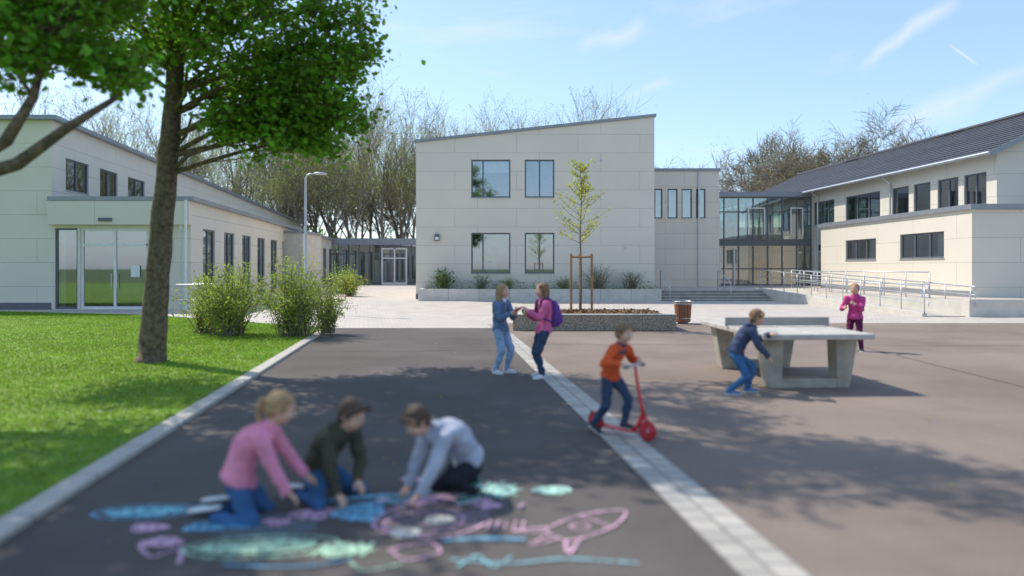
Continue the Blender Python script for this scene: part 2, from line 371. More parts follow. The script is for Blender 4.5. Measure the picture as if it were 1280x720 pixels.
G.quad((XA,D+4.2,.5),(XB,D+4.2,.5),(XB,D+4.2,zm+1.2),(XA,D+4.2,zm+1.2),1)
G.quad((XA,D+4.2,zm+1.2),(XB,D+4.2,zm+1.2),(XB,D+4.2,zt-.3),(XA,D+4.2,zt-.3),6)
G.quad((XA,D+.1,.56),(XB,D+.1,.56),(XB,D+4.2,.56),(XA,D+4.2,.56),2)
for x,m,w,za,zb in ((13.6,2,.8,.6,3),(15.4,4,.5,.6,2.6),(16.4,5,.35,.6,2.2),(17.5,2,.7,.6,2.8),(14.4,3,.8,4,5.6),(16.8,2,.6,3.6,5.9),(18.2,3,.4,3.8,5.4)):
    G.box(x,x+w,D+2.6,D+2.8,za,zb,m)
for x in (13.1,14.0): F.box(x,x+.09,D-.1,D-.061,.56,2.9,2)
for a,b in ((14.9,16.0),(17.6,18.4)):
    F.box(a,a+.07,D-.1,D-.061,zm+.5,zm+2.2,2); F.box(b-.07,b,D-.1,D-.061,zm+.5,zm+2.2,2); F.box(a+.07,b-.07,D-.1,D-.061,zm+2.13,zm+2.2,2)
F.obj('mullions',[FRAME,STEEL,WHITE,COPING],B)
G.obj('glazing_and_interior',[GLASST,pm('interior_teal',(.22,.38,.38),.8,.3,1),pm('floor_light',(.5,.5,.48),.7,.1),BLUEC,pm('green_board',(.1,.35,.12),.7,.1),pm('orange_board',(.5,.16,.06),.7,.1),glassmat('rear_glass',(.40,.62,.62),.12)],B)

# right wing with tiled roof
B=grp('school_building'); W,F,G=MB(),MB(),MB()
def fx(d): return 22.6-.08*d
d1,d2=30,58
def inv(px): return 22.6/((px-640)/900+.08)
L=math.hypot(d2-d1,fx(d2)-fx(d1)); kk=L/(d2-d1)
ops=[]
for a,b,st in ((1017,1043,'three'),(1057,1100,'three'),(1115,1136,'one'),(1142,1163,'one'),(1172,1198,'two'),(1205,1233,'two')):
    ops.append(((d2-inv(a))*kk,(d2-inv(b))*kk,4.35,5.75,st))
ops.append(((d2-45.2)*kk,(d2-42.6)*kk,.6,3.2,'door'))
wall(W,F,G,(fx(d2),d2),(fx(d1),d1),.3,6.6,6.6,ops)
ze,zr=6.6,8.95; xr=27.7-.08*d1
W.add([(fx(d1),d1,.3),(33.5,d1,.3),(33.5,d1,ze),(xr,d1,zr),(fx(d1),d1,ze)],[(0,1,2,3,4)],0,[[(0,.3),(13.3,.3),(13.3,ze),(xr-fx(d1),zr),(0,ze)]])
e=.55; zz=ze-.25
def rquad(xa,za,xb,zb,off,mat):
    dd1,dd2=d1-.4,d2
    a=V((fx(dd1)+xa,dd1,za+off));b=V((fx(dd2)+xa,dd2,za+off));c=V((fx(dd2)+xb,dd2,zb+off));d_=V((fx(dd1)+xb,dd1,zb+off))
    l=(c-b).length; LL=(b-a).length
    W.quad(a,d_,c,b,mat,[(0,0),(0,l),(LL,l),(LL,0)])
rquad(-e,zz,5.1,zr+.05,.12,4); rquad(-e,zz,5.1,zr+.05,0,1); rquad(5.1,zr+.05,10.5,6.5,.12,4)
dirs=V((fx(d2)-fx(d1-.4),d2-d1+.4,0))
for i in range(15):
    q=i/15; xx=-e+(5.1+e)*q; z_=zz+(zr+.05-zz)*q+.125
    W.obox((fx(d1-.4)+xx,d1-.4,z_),dirs,(.05,0,.021),(0,0,.035),4)
W.tube([(fx(d1-.4)+5.1,d1-.4,zr+.2),(fx(d2)+5.1,d2,zr+.2)],[.12,.12],8,4)
F.tube([(fx(d1-.4)-e-.05,d1-.4,zz+.05),(fx(d2)-e-.05,d2,zz+.05)],[.075,.075],8,1)
W.obox((fx(d1-.4)-e,d1-.43,zz-.1),(5.1+e,0,zr+.05-zz),(0,.04,0),(0,0,.24),1)
for d in (37.2,44.6): F.tube([(fx(d)-e+.05,d,zz+.0),(fx(d)-.09,d,zz-.35),(fx(d)-.09,d,.6)],[.045]*3,8,1)
a=V((17.25,27,0));b=V((16.95,39.5,0)); 
L=(a-b).length
def inv2(px):
    k=(px-640)/900
    q=(k*27-17.25)/(-.3-12.5*k); return L*(1-q)
ops=[(inv2(1057),inv2(1095),2.05,3.05,'three'),(inv2(1125),inv2(1180),2.05,3.12,'three')]
wall(W,F,G,(b.x,b.y),(a.x,a.y),.3,3.85,3.85,ops); wall(W,F,G,(a.x,a.y),(33,27),.3,3.85,3.85,[(2.3,4.6,1.4,3,'two')]); wall(W,F,G,(21,39.5),(b.x,b.y),.3,3.85,3.85,[])
W.obox((a.x-.1,27-.1,3.85),(17,0,0),(-.3,12.7,0),(0,0,.2),1)
finish(W,F,G,B,WALL2)
o=MB(); o.obox((a.x-.012,26.985,.56),(-.3,12.5,0),(.02,0,0),(0,0,.22)); o.obj('plinth',[COPING],B)

# left wing
B=grp('school_building'); W,F,G=MB(),MB(),MB()
D=28;XA=-17.9;XB=-12.5;zg=0.0;zl=4.25
def ux(d): return -17.9-.115*(d-28)
def lx_(d): return -12.5-.083*(d-28)
wall(W,F,G,(-40,D),(XA,D),0,7.4,7.4,[],uoff=.6)
de=82; L=math.hypot(de-D,ux(de)-ux(D)); kk=L/(de-D)
def inv3(px): k=(px-640)/900; return (-17.9+.115*28)/(k+.115)
ops=[]
for a_,b_ in ((82,111),(125,147),(160,181)): ops.append(((inv3(a_)-D)*kk,(inv3(b_)-D)*kk,4.8,6.1,'two'))
u=ops[-1][1]+1.2
while u<L-3: ops.append((u,u+1.3,4.8,5.6,'one')); u+=1.95
wall(W,F,G,(ux(D),D),(ux(de),de),3.9,7.4,6.7,ops)
W.add([(-40.3,D-.25,7.4),(XA+.3,D-.25,7.4),(ux(de)+.3,de,6.7),(-40.3,de,6.7),(-40.3,D-.25,7.56),(XA+.3,D-.25,7.56),(ux(de)+.3,de,6.86),(-40.3,de,6.86)],[(3,2,1,0),(4,5,6,7),(0,1,5,4),(1,2,6,5)],1)
wall(W,F,G,(XA,D),(XB,D),0,zl,zl,[(.12,1.0,0.05,3.2,'one'),(1.1,3.75,.05,3.2,'door')],depth=.3)
de2=62; L=math.hypot(de2-D,lx_(de2)-lx_(D)); ops=[]; u=1.4
while u<L-2.2: ops.append((u,u+1.5,.25,3.25,'two')); u+=2.75
wall(W,F,G,(lx_(D),D),(lx_(de2),de2),0,zl,zl-.3,ops)
W.add([(XA+.004,D-.3,zl),(XB+.25,D-.3,zl),(lx_(de2)+.25,de2,zl-.3),(ux(de2),de2,zl-.3),(XA+.004,D-.3,zl+.16),(XB+.25,D-.3,zl+.16),(lx_(de2)+.25,de2,zl-.14),(ux(de2),de2,zl-.14)],[(3,2,1,0),(4,5,6,7),(0,1,5,4),(1,2,6,5),(2,3,7,6),(3,0,4,7)],1)
W.box(XA+.01,XB+.05,D-.28,D-.002,3.32,zl-.01,0)
F.box(-15.9,-15.4,D-.36,D-.285,3.45,3.58,0)
F.tube([(XB-.0,D-.42,zl),(XB,D-.42,.05)],[.05,.05],10,2)
F.tube([(XB-.22,D-.36,3.3),(XB-.22,D-.36,.05)],[.045,.045],10,1)
F.box(XA+.0,XB,D-.03,D-.004,.0,.05,1)
F.box(-14.85,-14.5,D+.05,D+.06,1.3,1.75,2)
q=43.5; W.box(lx_(q)-.4,lx_(q)+1.15,q,q+4.2,0,3.75,3); W.box(lx_(q)-.4,lx_(q)+1.25,q-.08,q+4.3,3.75,3.9,1)
F.box(XA-22,XA-.01,D-.015,D-.002,0,.3,0)
finish(W,F,G,B,WALL2)
# glazed far link
B=grp('glass_entrance_hall'); W,F,G=MB(),MB(),MB()
D=61;s=D/900; XA=-15.6;XB=-5
zg=gz(D); zt=Z(298)
F.box(XA,XB,D-.3,D+8,zt-.55,zt,3)
n_=12
for i in range(n_+1):
    x=XA+(XB-XA)*i/n_; F.box(x-.05,x+.05,D-.05,D+.05,zg,zt-.55,0)
F.box(XA,XB,D-.045,D+.045,zg+2.55,zg+2.65,0); F.box(XA,XB,D-.045,D+.045,zg,zg+.25,0)
xd=(478-640)*s; 
for a_ in (0,1.05,2.05): F.box(xd+a_-.06,xd+a_+.06,D-.14,D-.06,zg,Z(310),2)
F.box(xd+.06,xd+1.99,D-.14,D-.06,Z(310)-.12,Z(310),2); F.box(xd+.06,xd+1.99,D-.13,D-.07,zg+2.2,zg+2.3,2)
F.box(xd+.06,xd+1.99,D-.13,D-.07,zg,zg+.2,2)
G.quad((XA,D,zg),(XB,D,zg),(XB,D,zt-.5),(XA,D,zt-.5),0); G.box(XA,XB,D+4,D+4.2,zg,zt-.5,1)
G.box(-12,-11,D+2,D+2.2,zg,2.3,2);G.box(-14.5,-13.5,D+2,D+2.2,zg,1.6,3)
F.obj('frame_and_doors',[FRAME,STEEL,WHITE,COPING],B); G.obj('glazing',[GLASST,INT,CURT,BLUEC],B)

# ------------------------------------------------------------------ facade planter, terrace, steps, ramp, rails
P_=grp('raised_planting_bed'); mb=MB()
g0=gz(34.5)-.02
for i in range(8):
    x=-4.5+i*1.46; mb.box(x,x+1.45,34.5,34.68,g0,.64,0)
mb.box(-4.5,-4.32,34.681,36.17,g0,.64,0); mb.box(-4.31,7.17,34.69,36.17,.3,.57,1); mb.obj('wall_and_soil',[CONCL,SOIL],P_,bevel=.01)
T=grp('terrace'); mb=MB()
TZ=.55
tp=[(7.2,36),(12.4,36),(13.9,36),(15.4,24.2),(45,24.2),(45,62),(7.2,62)]
mb.add([(x,y,TZ) for x,y in tp],[tuple(range(7))],1)
for a_,b_ in zip(tp[:5],tp[1:5]): 
    mb.quad((a_[0],a_[1],-.03),(b_[0],b_[1],-.03),(b_[0],b_[1],TZ),(a_[0],a_[1],TZ),0)
mb.obox((15.3,24.08,-.03),(30,0,0),(0,.3,0),(0,0,.63),0)
mb.obj('terrace_slab',[CONCL,PAVE],T)
mb=MB()
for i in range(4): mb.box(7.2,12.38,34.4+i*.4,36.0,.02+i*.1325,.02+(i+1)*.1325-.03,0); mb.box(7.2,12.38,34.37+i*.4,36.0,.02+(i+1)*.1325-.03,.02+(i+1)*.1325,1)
mb.obj('steps',[CONCS,CONC],T)
R=grp('access_ramp'); mb=MB()
A=V((12.5,36,TZ)); Bv=V((14.0,24.3,.03)); w=V((1.45,0,0))
mb.quad(A,Bv,Bv+w,A+w,1,[(0,0),(0,12),(1.4,12),(1.4,0)]); 
for off,wd in ((V((-.15,0,0)),.15),(V((1.4,0,0)),.12)):
    a_=A+off;b_=Bv+off
    vs=[V((a_.x,a_.y,0)),V((b_.x,b_.y,-.02)),b_+V((0,0,.1)),a_+V((0,0,.1))]; vs+= [v+V((wd,0,0)) for v in vs]
    mb.add(vs,[(0,1,2,3),(7,6,5,4),(3,2,6,7),(1,5,6,2),(0,3,7,4)],0)
mb.obj('ramp',[CONCL,CONC],R)
rl=MB()
for off in (-.08,1.48):
    a_=A+V((off,0,.1));b_=Bv+V((off,0,.1))
    for h,r in ((.9,.024),(.62,.014),(.36,.014)): rl.tube([a_+V((0,.0,h)),b_+V((0,0,h)),b_+V((.0,-.25,h)) ,b_+V((0,-.25,h-.12))],[r]*4,8)
    for i in range(11):
        p=a_.lerp(b_,i/10); rl.tube([p-V((0,0,.05)),p+V((0,0,.9))],[.02,.02],8)
rl.obj('railing',[STEEL],R,smooth=True)
H=grp('handrail'); rl=MB()
for x in (7.5,10.4):
    rl.tube([(x,34.2,.02),(x,34.2,.92),(x,34.35,1.0),(x,36.1,1.5),(x,36.4,1.5),(x,36.4,.55)],[.025]*6,8)
    rl.tube([(x,35.3,.3),(x,35.3,1.28)],[.018,.018],8)
rl.obj('rail',[STEEL],H,smooth=True)
H=grp('handrail'); rl=MB()
for y0 in (23.6,24.8):
    rl.tube([(-11.1,y0,.03),(-11.1,y0,1.0),(-11.0,y0,1.1),(-9.6,y0,1.1),(-9.5,y0,1.0),(-9.5,y0,.03)],[.024]*6,8)
    rl.tube([(-11.1,y0,.6),(-9.5,y0,.6)],[.015]*2,8)
rl.obj('rail',[STEEL],H,smooth=True)
H=grp('railing'); rl2=MB()
for z in (.5,.95): rl2.tube([(15.2,26.2,TZ+z),(14.2,35.5,TZ+z)],[.02]*2,8)
for i in range(8):
    t=i/7; rl2.tube([(15.2-t,26.2+9.3*t,TZ),(15.2-t,26.2+9.3*t,TZ+.95)],[.018]*2,8)
rl2.obj('rail',[STEEL],H,smooth=True)

# tree planter
Pn=grp('tree_planter'); mb=MB(); x0,x1,y0,y1,h=0.02,4.33,18.95,21.6,.4
mb.box(x0,x1,y0,y0+.25,0,h);mb.box(x0,x1,y1-.25,y1,0,h);mb.box(x0,x0+.25,y0+.251,y1-.251,0,h);mb.box(x1-.25,x1,y0+.251,y1-.251,0,h); mb.box(x0+.251,x1-.251,y0+.251,y1-.251,.1,h-.03,1)
mb.obj('planter_walls',[AGG,SOIL],Pn,bevel=.015)
mb=MB(); mb.box(x0-.01,x1+.01,y0-.01,y0+.26,h+.002,h+.03);mb.box(x0-.01,x1+.01,y1-.26,y1+.01,h+.002,h+.03);mb.box(x0-.01,x0+.26,y0+.261,y1-.261,h+.002,h+.03);mb.box(x1-.26,x1+.01,y0+.261,y1-.261,h+.002,h+.03)
mb.obj('coping',[CONC],Pn,bevel=.01)
C=np.stack([NR.uniform(.3,4.05,1400),NR.uniform(19.25,21.3,1400),NR.uniform(.37,.46,1400)],1); leaves('bark_chips',C,.10,pm('bark_chip',(.26,.15,.08),.9,.4,9,island=.5),Pn,OV)

# litter bin
Bn=grp('litter_bin',(5.08,21.4,0)); mb=MB()
for i in range(18):
    a=2*math.pi*i/18; c,s_=math.cos(a),math.sin(a); r0,r1=.2,.24; t=V((-s_,c,0))*.034
    p=V((c*r0,s_*r0,.06)); q=V((c*r1,s_*r1,.64)); nn=V((c,s_,0))*.018
    mb.add([p-t,p+t,q+t,q-t,p-t+nn,p+t+nn,q+t+nn,q-t+nn],[(3,2,1,0),(4,5,6,7),(0,1,5,4),(1,2,6,5),(2,3,7,6),(3,0,4,7)],0)
mb.tube([(0,0,.04),(0,0,.6)],[.185,.22],18,1); mb.tube([(0,0,.0),(0,0,.05)],[.15,.15],18,1)
for z,r in ((.15,.229),(.58,.262)): mb.tube([(0,0,z),(0,0,z+.025)],[r,r+.001],18,2,False)
mb.tube([(.262*math.cos(k*.35),.262*math.sin(k*.35),.655) for k in range(19)],[.014]*19,6,2)
mb.obj('bin',[WOODB,INT,STEEL],Bn)

# street lamp
Lp=grp('street_lamp',(-7.45,26,0)); mb=MB()
mb.tube([(0,0,0),(0,0,1.0),(0,0,1.02),(0,0,4.9),(.05,0,5.0),(.16,0,5.05),(.3,0,5.05)],[.07,.07,.05,.038,.034,.03,.03],12)
mb.loft([((.28,0,5.05),(0,.05,0),(0,0,.03)),((.4,0,5.06),(0,.1,0),(0,0,.055)),((.62,0,5.06),(0,.11,0),(0,0,.05)),((.76,0,5.055),(0,.05,0),(0,0,.025))],12)
mb.obj('pole_and_head',[STEEL],Lp,smooth=True)

# ------------------------------------------------------------------ vegetation
def rv(r=random): return V((r.gauss(0,1),r.gauss(0,1),r.gauss(0,1)))
def grow(mb,p,d,L,r,lvl,R,tips,maxl,wob=.12,up=.05,spread=.75,nch=(4,6),rmin=.012):
    ns=6 if lvl==0 else (4 if lvl<3 else 2)
    pts=[p];rad=[r]
    for i in range(ns):
        d=(d+rv(R)*wob+V((0,0,up))).normalized(); p=p+d*(L/ns); pts.append(p); rad.append(r*(1-.6*(i+1)/ns))
    mb.tube(pts,rad,7 if lvl==0 else (5 if lvl==1 else 3),0,False)
    if lvl>=maxl: tips.extend(pts[1:]); return
    if lvl>=maxl-1: tips.append(pts[-1])
    n=R.randint(*nch)
    for c in range(n):
        t=(.35 if lvl==0 else .25)+(1-(.35 if lvl==0 else .25))*(c+R.random())/n
        k=min(int(t*ns),ns-1); q=pts[k].lerp(pts[k+1],t*ns-k); rr_=rad[k]
        perp=rv(R); perp=(perp-d*perp.dot(d)).normalized()
        nd=(d*R.uniform(.5,1.0)+perp*spread+V((0,0,.12))).normalized()
        grow(mb,q,nd,L*R.uniform(.42,.68),max(rr_*.55,rmin),lvl+1,R,tips,maxl,wob*1.15,up,spread,nch,rmin)
def bare_tree(seed,H,spread,budn,budsize,nch=(4,6),maxl=4,rmin=.012,trunk=.62,up=.05,tr=.017):
    R=random.Random(seed); mb=MB(); tips=[]
    grow(mb,V((0,0,-.2)),V((0,0,1)),H*trunk,H*tr,0,R,tips,maxl,wob=.09,spread=spread,nch=nch,rmin=rmin,up=up)
    t=mb.obj('tree_type',[BARKG]); 
    T=np.array([tuple(v) for v in tips]); idx=NR.integers(0,len(T),budn); C=T[idx]+NR.normal(0,.25,(budn,3))
    b=leaves('buds_type',C,budsize,BUD,None,OV,0)
    me=(t.data,b.data); bpy.data.objects.remove(t); bpy.data.objects.remove(b); return me
slim=[bare_tree(11+i,17+i,.48,3000,.18,(6,8),3,.022,.70,.10,.012) for i in range(4)]
oak=[bare_tree(31+i,15,.95,1100,.13,(6,8),4,.022,.55) for i in range(3)]
FT=grp('distant_trees')
def put(me,x,y,sc,rot,z=None):
    for m_,nm in zip(me,('branches','buds')):
        o=bpy.data.objects.new(nm,m_); scene.collection.objects.link(o); o.parent=FT; o.location=(x,y,gz(82)-.1); o.scale=(sc,sc,sc*random.uniform(.94,1.06)); o.rotation_euler=(0,0,rot)
for i in range(46):
    x=-62+i*1.6+random.uniform(-.8,.8); d=random.uniform(84,112)
    put(random.choice(slim),x,d,random.uniform(.85,1.08),random.uniform(0,6.28))
for i in range(15):
    x=-31+i*1.7; put(random.choice(slim),x+random.uniform(-.5,.5),random.uniform(72,82),random.uniform(.72,.95),random.uniform(0,6.28))
for x,d,sc in ((-40,86,1.3),(-30,90,1.3),(-21,88,1.35),(-14,92,1.3),(18,84,1.0),(22,88,1.05),(26,92,1.15),(30,84,1.35),(33,88,1.4),(36.5,86,1.35),(40,90,1.4),(43.5,86,1.4),(46.5,88,1.45),(50,90,1.5),(54,92,1.5),(60,92,1.2),(14,98,1.1),(8,95,1.15),(3,98,1.15),(39,100,1.5),(46,106,1.6)):
    put(random.choice(oak),x,d,sc,random.uniform(0,6.28))
N=18000; x=NR.uniform(-75,70,N); y=NR.uniform(88,118,N); hh=2.3+1.6*np.sin(x*.35)+1.1*np.sin(x*.9+1); z=np.clip(hh,1.0,6)*NR.random(N)**.8
leaves('undergrowth',np.stack([x,y,z],1),.6,BUD,FT,OV,0)
N=12000; x=NR.uniform(-200,200,N); y=NR.uniform(150,175,N); z=NR.random(N)*(6+3*np.sin(x*.12)+2*np.sin(x*.4))
leaves('distant_hedge',np.stack([x,y,z],1),1.5,SHRUBD,None,OV,0)

# foreground maples
def maple(trunk,clusters,nleaf,lsize,seed,limbs=()):
    R=random.Random(seed); T=grp('maple_tree'); mb=MB()
    pts=[V(p) for p in trunk[0]]; 
    P=[];Rr=[]
    for i in range(len(pts)-1):
        for k in range(4):
            t=k/4; P.append(pts[i].lerp(pts[i+1],t)+rv(R)*.008); Rr.append((trunk[1][i]*(1-t)+trunk[1][i+1]*t)*R.uniform(.96,1.04))
    P.append(pts[-1]);Rr.append(trunk[1][-1]); mb.tube(P,Rr,14)
    nodes_=[p for p in P if p.z>P[0].z+3.0]
    for lp,lr in limbs:
        mb.tube(lp,lr,9); nodes_.extend([V(q) for q in lp[2:]])
    C=[]
    for (c,r) in clusters:
        c=V(c)
        a=min(nodes_,key=lambda p:(p-c).length+1.4*max(0,p.z-c.z+ .6)+.2*R.random())
        m=a.lerp(c,.5)+V((0,0,.25))+rv(R)*.12; ln=(c-a).length
        r0=min(.02+.011*ln,.055)
        path=[a,a.lerp(m,.5)+rv(R)*.06,m,m.lerp(c,.5)+rv(R)*.08,c]
        mb.tube(path,[r0,r0*.8,r0*.6,r0*.42,r0*.25],7)
        for k in range(12):
            s_=path[R.choice([1,2,3,4,4])]; e=c+rv(R).normalized()*r*R.uniform(.6,1.15); e.z=c.z+(e.z-c.z)*.7
            mid=s_.lerp(e,.5)+rv(R)*.12; mb.tube([s_,mid,e],[r0*.25,.011,.005],4)
            for q in range(2):
                e2=mid.lerp(e,.5)+rv(R)*r*.3; mb.tube([mid.lerp(e,.2*q+.2),e2],[.007,.003],3)
                for z_ in range(5): C.append(np.array(mid.lerp(e2,R.random())))
            for z_ in range(9): C.append(np.array(mid.lerp(e,R.random()*1.1)))
    C=np.array(C); n=max(nleaf//len(C),1); C=np.repeat(C,n,0)+NR.normal(0,.13,(len(C)*n,3))*np.array([1.15,1.15,.75])
    mb.obj('trunk_and_limbs',[BARK],T,smooth=True); leaves('foliage',C,lsize,LEAF,T,LT,.45); return T
cl=[((-3.35,11.8,4.35),.6),((-3.0,12,4.75),.6),((-3.0,12.3,5.4),.7),((-2.75,12.2,6.0),.7),((-3.7,12.4,5.4),.8),((-4.4,11.6,5.1),.8),((-4.2,12.6,6.2),1.0),((-5.3,11.6,5.7),.9),
    ((-6.4,12,5.5),.8),((-7.4,12.2,5.4),.75),((-8.3,12,5.7),.85),((-7.2,11,6.0),.9),((-6.2,13.4,5.8),.9),((-4.7,13.8,5.3),.85),((-3.9,13.2,4.9),.7),((-5.6,10.5,6.1),.9),((-4.1,10.6,5.9),.8),((-8.9,13,6.3),1),
    ((-3.6,11.9,3.9),.5),((-4.2,12.3,4.4),.55),((-4.9,12.9,4.8),.6),((-3.3,12.6,4.5),.6),((-3.2,12.0,3.75),.4),((-2.85,12.1,4.2),.45),((-4.6,12.0,4.1),.4),((-2.6,12.0,5.0),.45)]
R=random.Random(4)
for i in range(24):
    a=R.uniform(0,6.28); z=R.uniform(6.9,10.6); rr2=(4.7-(abs(z-7.8))*.75)*math.sqrt(R.random()); cl.append(((-5.8+rr2*math.cos(a),12.2+rr2*math.sin(a),z),.8))
maple(([(-6.22,12.4,-.1),(-6.2,12.4,.12),(-6.13,12.4,1.2),(-6.02,12.4,2.6),(-5.88,12.4,3.9),(-5.8,12.45,5.4),(-5.6,12.4,7.4),(-5.6,12.3,9.4)],[.30,.235,.20,.18,.165,.13,.09,.04]),cl,56000,.10,1)
cl=[((-4.55,8.3,3.95),.35),((-5.2,8.3,4.2),.5),((-5.8,8.2,4.25),.5),((-5.6,8.2,4.7),.6),((-6.2,8.6,4.9),.7),((-4.9,8.6,4.8),.55),((-7,8,5.0),.8),((-4.3,8.4,5.2),.6),((-7.6,9.6,5.6),.9)]
for i in range(20):
    a=R.uniform(0,6.28); z=R.uniform(5.4,9.5); rr2=(3.6-(abs(z-7))*.7)*math.sqrt(R.random()); cl.append(((-7.4+rr2*math.cos(a),8.4+rr2*math.sin(a),z),.9))
limbs=[([(-8.8,8.3,2.3),(-7.6,8.3,2.45),(-6.5,8.3,2.62),(-5.7,8.3,2.85),(-5.15,8.3,3.25),(-4.55,8.3,3.62)],[.13,.11,.09,.075,.055,.03]),
       ([(-8.8,8.3,2.5),(-7.4,8.3,2.75),(-6.3,8.3,2.85),(-5.8,8.25,3.1),(-5.45,8.2,3.6),(-5.3,8.2,4.2)],[.12,.10,.085,.07,.05,.03])]
maple(([(-9.2,8.3,-.1),(-9.2,8.3,.15),(-9.0,8.3,1.5),(-8.8,8.3,3.0),(-8.5,8.3,4.6),(-8.3,8.3,6.4),(-8.2,8.3,8.5)],[.34,.26,.22,.2,.16,.1,.04]),cl,26000,.10,2,limbs)

# shrubs
def shrub(loc,w,h,nst,nlf,mat,lsize,seed,name='shrub'):
    R=random.Random(seed); S=grp(name,loc); mb=MB(); C=[]
    for i in range(nst):
        a=R.uniform(0,6.28); lean=R.random()**.6; hh=h*R.uniform(.5,1.15)*(1-.25*lean); r=w/2*lean
        b=V((R.gauss(0,.08*w),R.gauss(0,.08*w),0)); m=b+V((math.cos(a)*r*.35,math.sin(a)*r*.35,hh*.6)); e=b+V((math.cos(a)*r,math.sin(a)*r,hh*(1-.1*lean)))
        pts=[b,b.lerp(m,.5)+rv(R)*.02,m,m.lerp(e,.5)+V((0,0,.05*h)),e]; mb.tube(pts,[.012,.010,.008,.006,.003],4)
        for k in range(nlf//nst):
            t=R.uniform(.15,1)*4; q=min(int(t),3); C.append(tuple(pts[q].lerp(pts[q+1],t-q)+rv(R)*.04*w))
    mb.obj('stems',[BARKG],S); leaves('leaves',np.array(C),lsize,mat,S,OV,.1); return S
shrub((-6.75,17.3,.03),2.3,1.75,110,8000,SHRUB,.07,1)
shrub((-7.6,17.9,.03),1.3,1.3,60,3000,SHRUB,.07,9)
shrub((-5.15,17.2,.03),2.3,1.85,120,8000,SHRUB,.07,2)
shrub((-4.6,17.9,.03),1.0,1.3,50,2000,SHRUB,.07,12)
shrub((-8.9,39.5,.1),2.4,1.5,60,2500,SHRUB,.11,3); shrub((-10.3,43.,.1),2.6,1.7,60,2500,SHRUBD,.12,4)
shrub((-3.4,35.4,.55),1.3,1.1,60,1800,SHRUBD,.09,5)
shrub((-1.5,35.5,.55),1.1,.9,50,500,SHRUBD,.06,6); shrub((-.2,35.5,.55),1.3,.7,50,700,SHRUB,.06,7); shrub((4.2,35.4,.55),1.9,1.35,90,700,SHRUBD,.06,8); shrub((5.9,35.4,.55),1.6,1.1,80,600,SHRUBD,.06,10); shrub((2.6,35.5,.55),1.2,.8,50,500,SHRUB,.06,11)
C=np.stack([NR.uniform(-4.2,7.1,3000),NR.uniform(34.8,36.1,3000),.57+NR.random(3000)*.25*(1+np.sin(NR.uniform(-4.2,7.1,3000)))],1)
leaves('ground_cover_planting',C,.08,SHRUBD,None,OV,.2)
# sapling
S=grp('young_tree',(1.93,20.3,.35)); R=random.Random(8); mb=MB(); C=[]
tr=[V((0,0,0)),V((.02,0,1.2)),V((-.01,0,2.2)),V((.03,0,3.3)),V((-.02,0,4.3))]; mb.tube(tr,[.035,.03,.024,.015,.005],8)
for i in range(42):
    t=R.uniform(1.5,3.95); q=min(int(t),3); p=tr[q].lerp(tr[q+1],t-q); a=R.uniform(0,6.28); z=p.z; L_=(.95 if z<3.2 else .6)*R.uniform(.5,1)*(1.15-(z-1.7)/4.5)
    e=p+V((math.cos(a)*L_*.95,math.sin(a)*L_*.95,L_*R.uniform(.4,.85))); m=p.lerp(e,.5)-V((0,0,.05)); mb.tube([p,m,e],[.011,.007,.003],4)
    for k in range(30): C.append(tuple(p.lerp(e,R.uniform(.25,1.05))+rv(R)*.04))
mb.obj('trunk_and_twigs',[BARKG],S,smooth=True); leaves('leaves',np.array(C),.09,pm('young_leaf',(.46,.48,.07),.6,.25,2,island=.3,trans=.4),S,OV,.2)
St=grp('tree_stakes',(1.93,20.3,.3)); mb=MB()
for x,y in ((-.28,-.2),(.3,-.18),(.02,.32)): mb.tube([(x,y,0),(x,y,1.75)],[.036,.034],10)
for a_,b_ in (((-.28,-.2),(.3,-.18)),((.3,-.18),(.02,.32)),((.02,.32),(-.28,-.2))): mb.tube([(a_[0],a_[1],1.66),(b_[0],b_[1],1.66)],[.03,.03],6)
mb.obj('stakes',[WOOD],St)

# ------------------------------------------------------------------ table tennis table
TT=grp('table_tennis_table',(4.1,9.6,0),.045); mb=MB()
mb.box(-.7625,.7625,0,2.74,.69,.76); top=mb.obj('table_top',[pm('table_concrete',(.46,.43,.385),.75,.16,4,bump=.15)],TT,bevel=.012)
mb=MB()
def leg(x_t,x_b,y0,y1,wt,wb,sgn):
    a=[(x_t,y0,.689),(x_t+sgn*wt,y0,.689),(x_b+sgn*wb,y0,0),(x_b,y0,0)]
    vs=[V(p) for p in a]+[V(p)+V((0,y1-y0,0)) for p in a]
    fs=[(0,1,2,3),(7,6,5,4),(0,4,5,1),(1,5,6,2),(2,6,7,3),(3,7,4,0)]
    if sgn<0: fs=[f[::-1] for f in fs]
    mb.add(vs,fs)
for y0 in (.28,2.2):
    leg(-.68,-.56,y0,y0+.26,.32,.17,1); leg(.68,.56,y0,y0+.26,.32,.17,-1)
    mb.box(-.389,.389,y0+.01,y0+.25,.0,.13)
mb.obj('legs',[pm('table_leg_concrete',(.40,.36,.29),.85,.2,6,bump=.4)],TT,bevel=.01)
mb=MB(); mb.box(-.80,.80,1.355,1.385,.775,.90); 
for x in (-.80,.77): mb.box(x,x+.03,1.35,1.39,.762,.775)
mb.obj('net_plate',[pm('net_steel',(.3,.29,.28),.5,.1,metal=.3)],TT)
mb=MB(); mb.box(-.755,.755,.004,.02,.7605,.7625); mb.box(-.01,.01,.02,2.72,.7605,.7625); mb.box(-.755,-.74,.021,2.73,.7605,.7625); mb.box(.74,.755,.021,2.73,.7605,.7625); mb.obj('lines',[WHITE],TT)

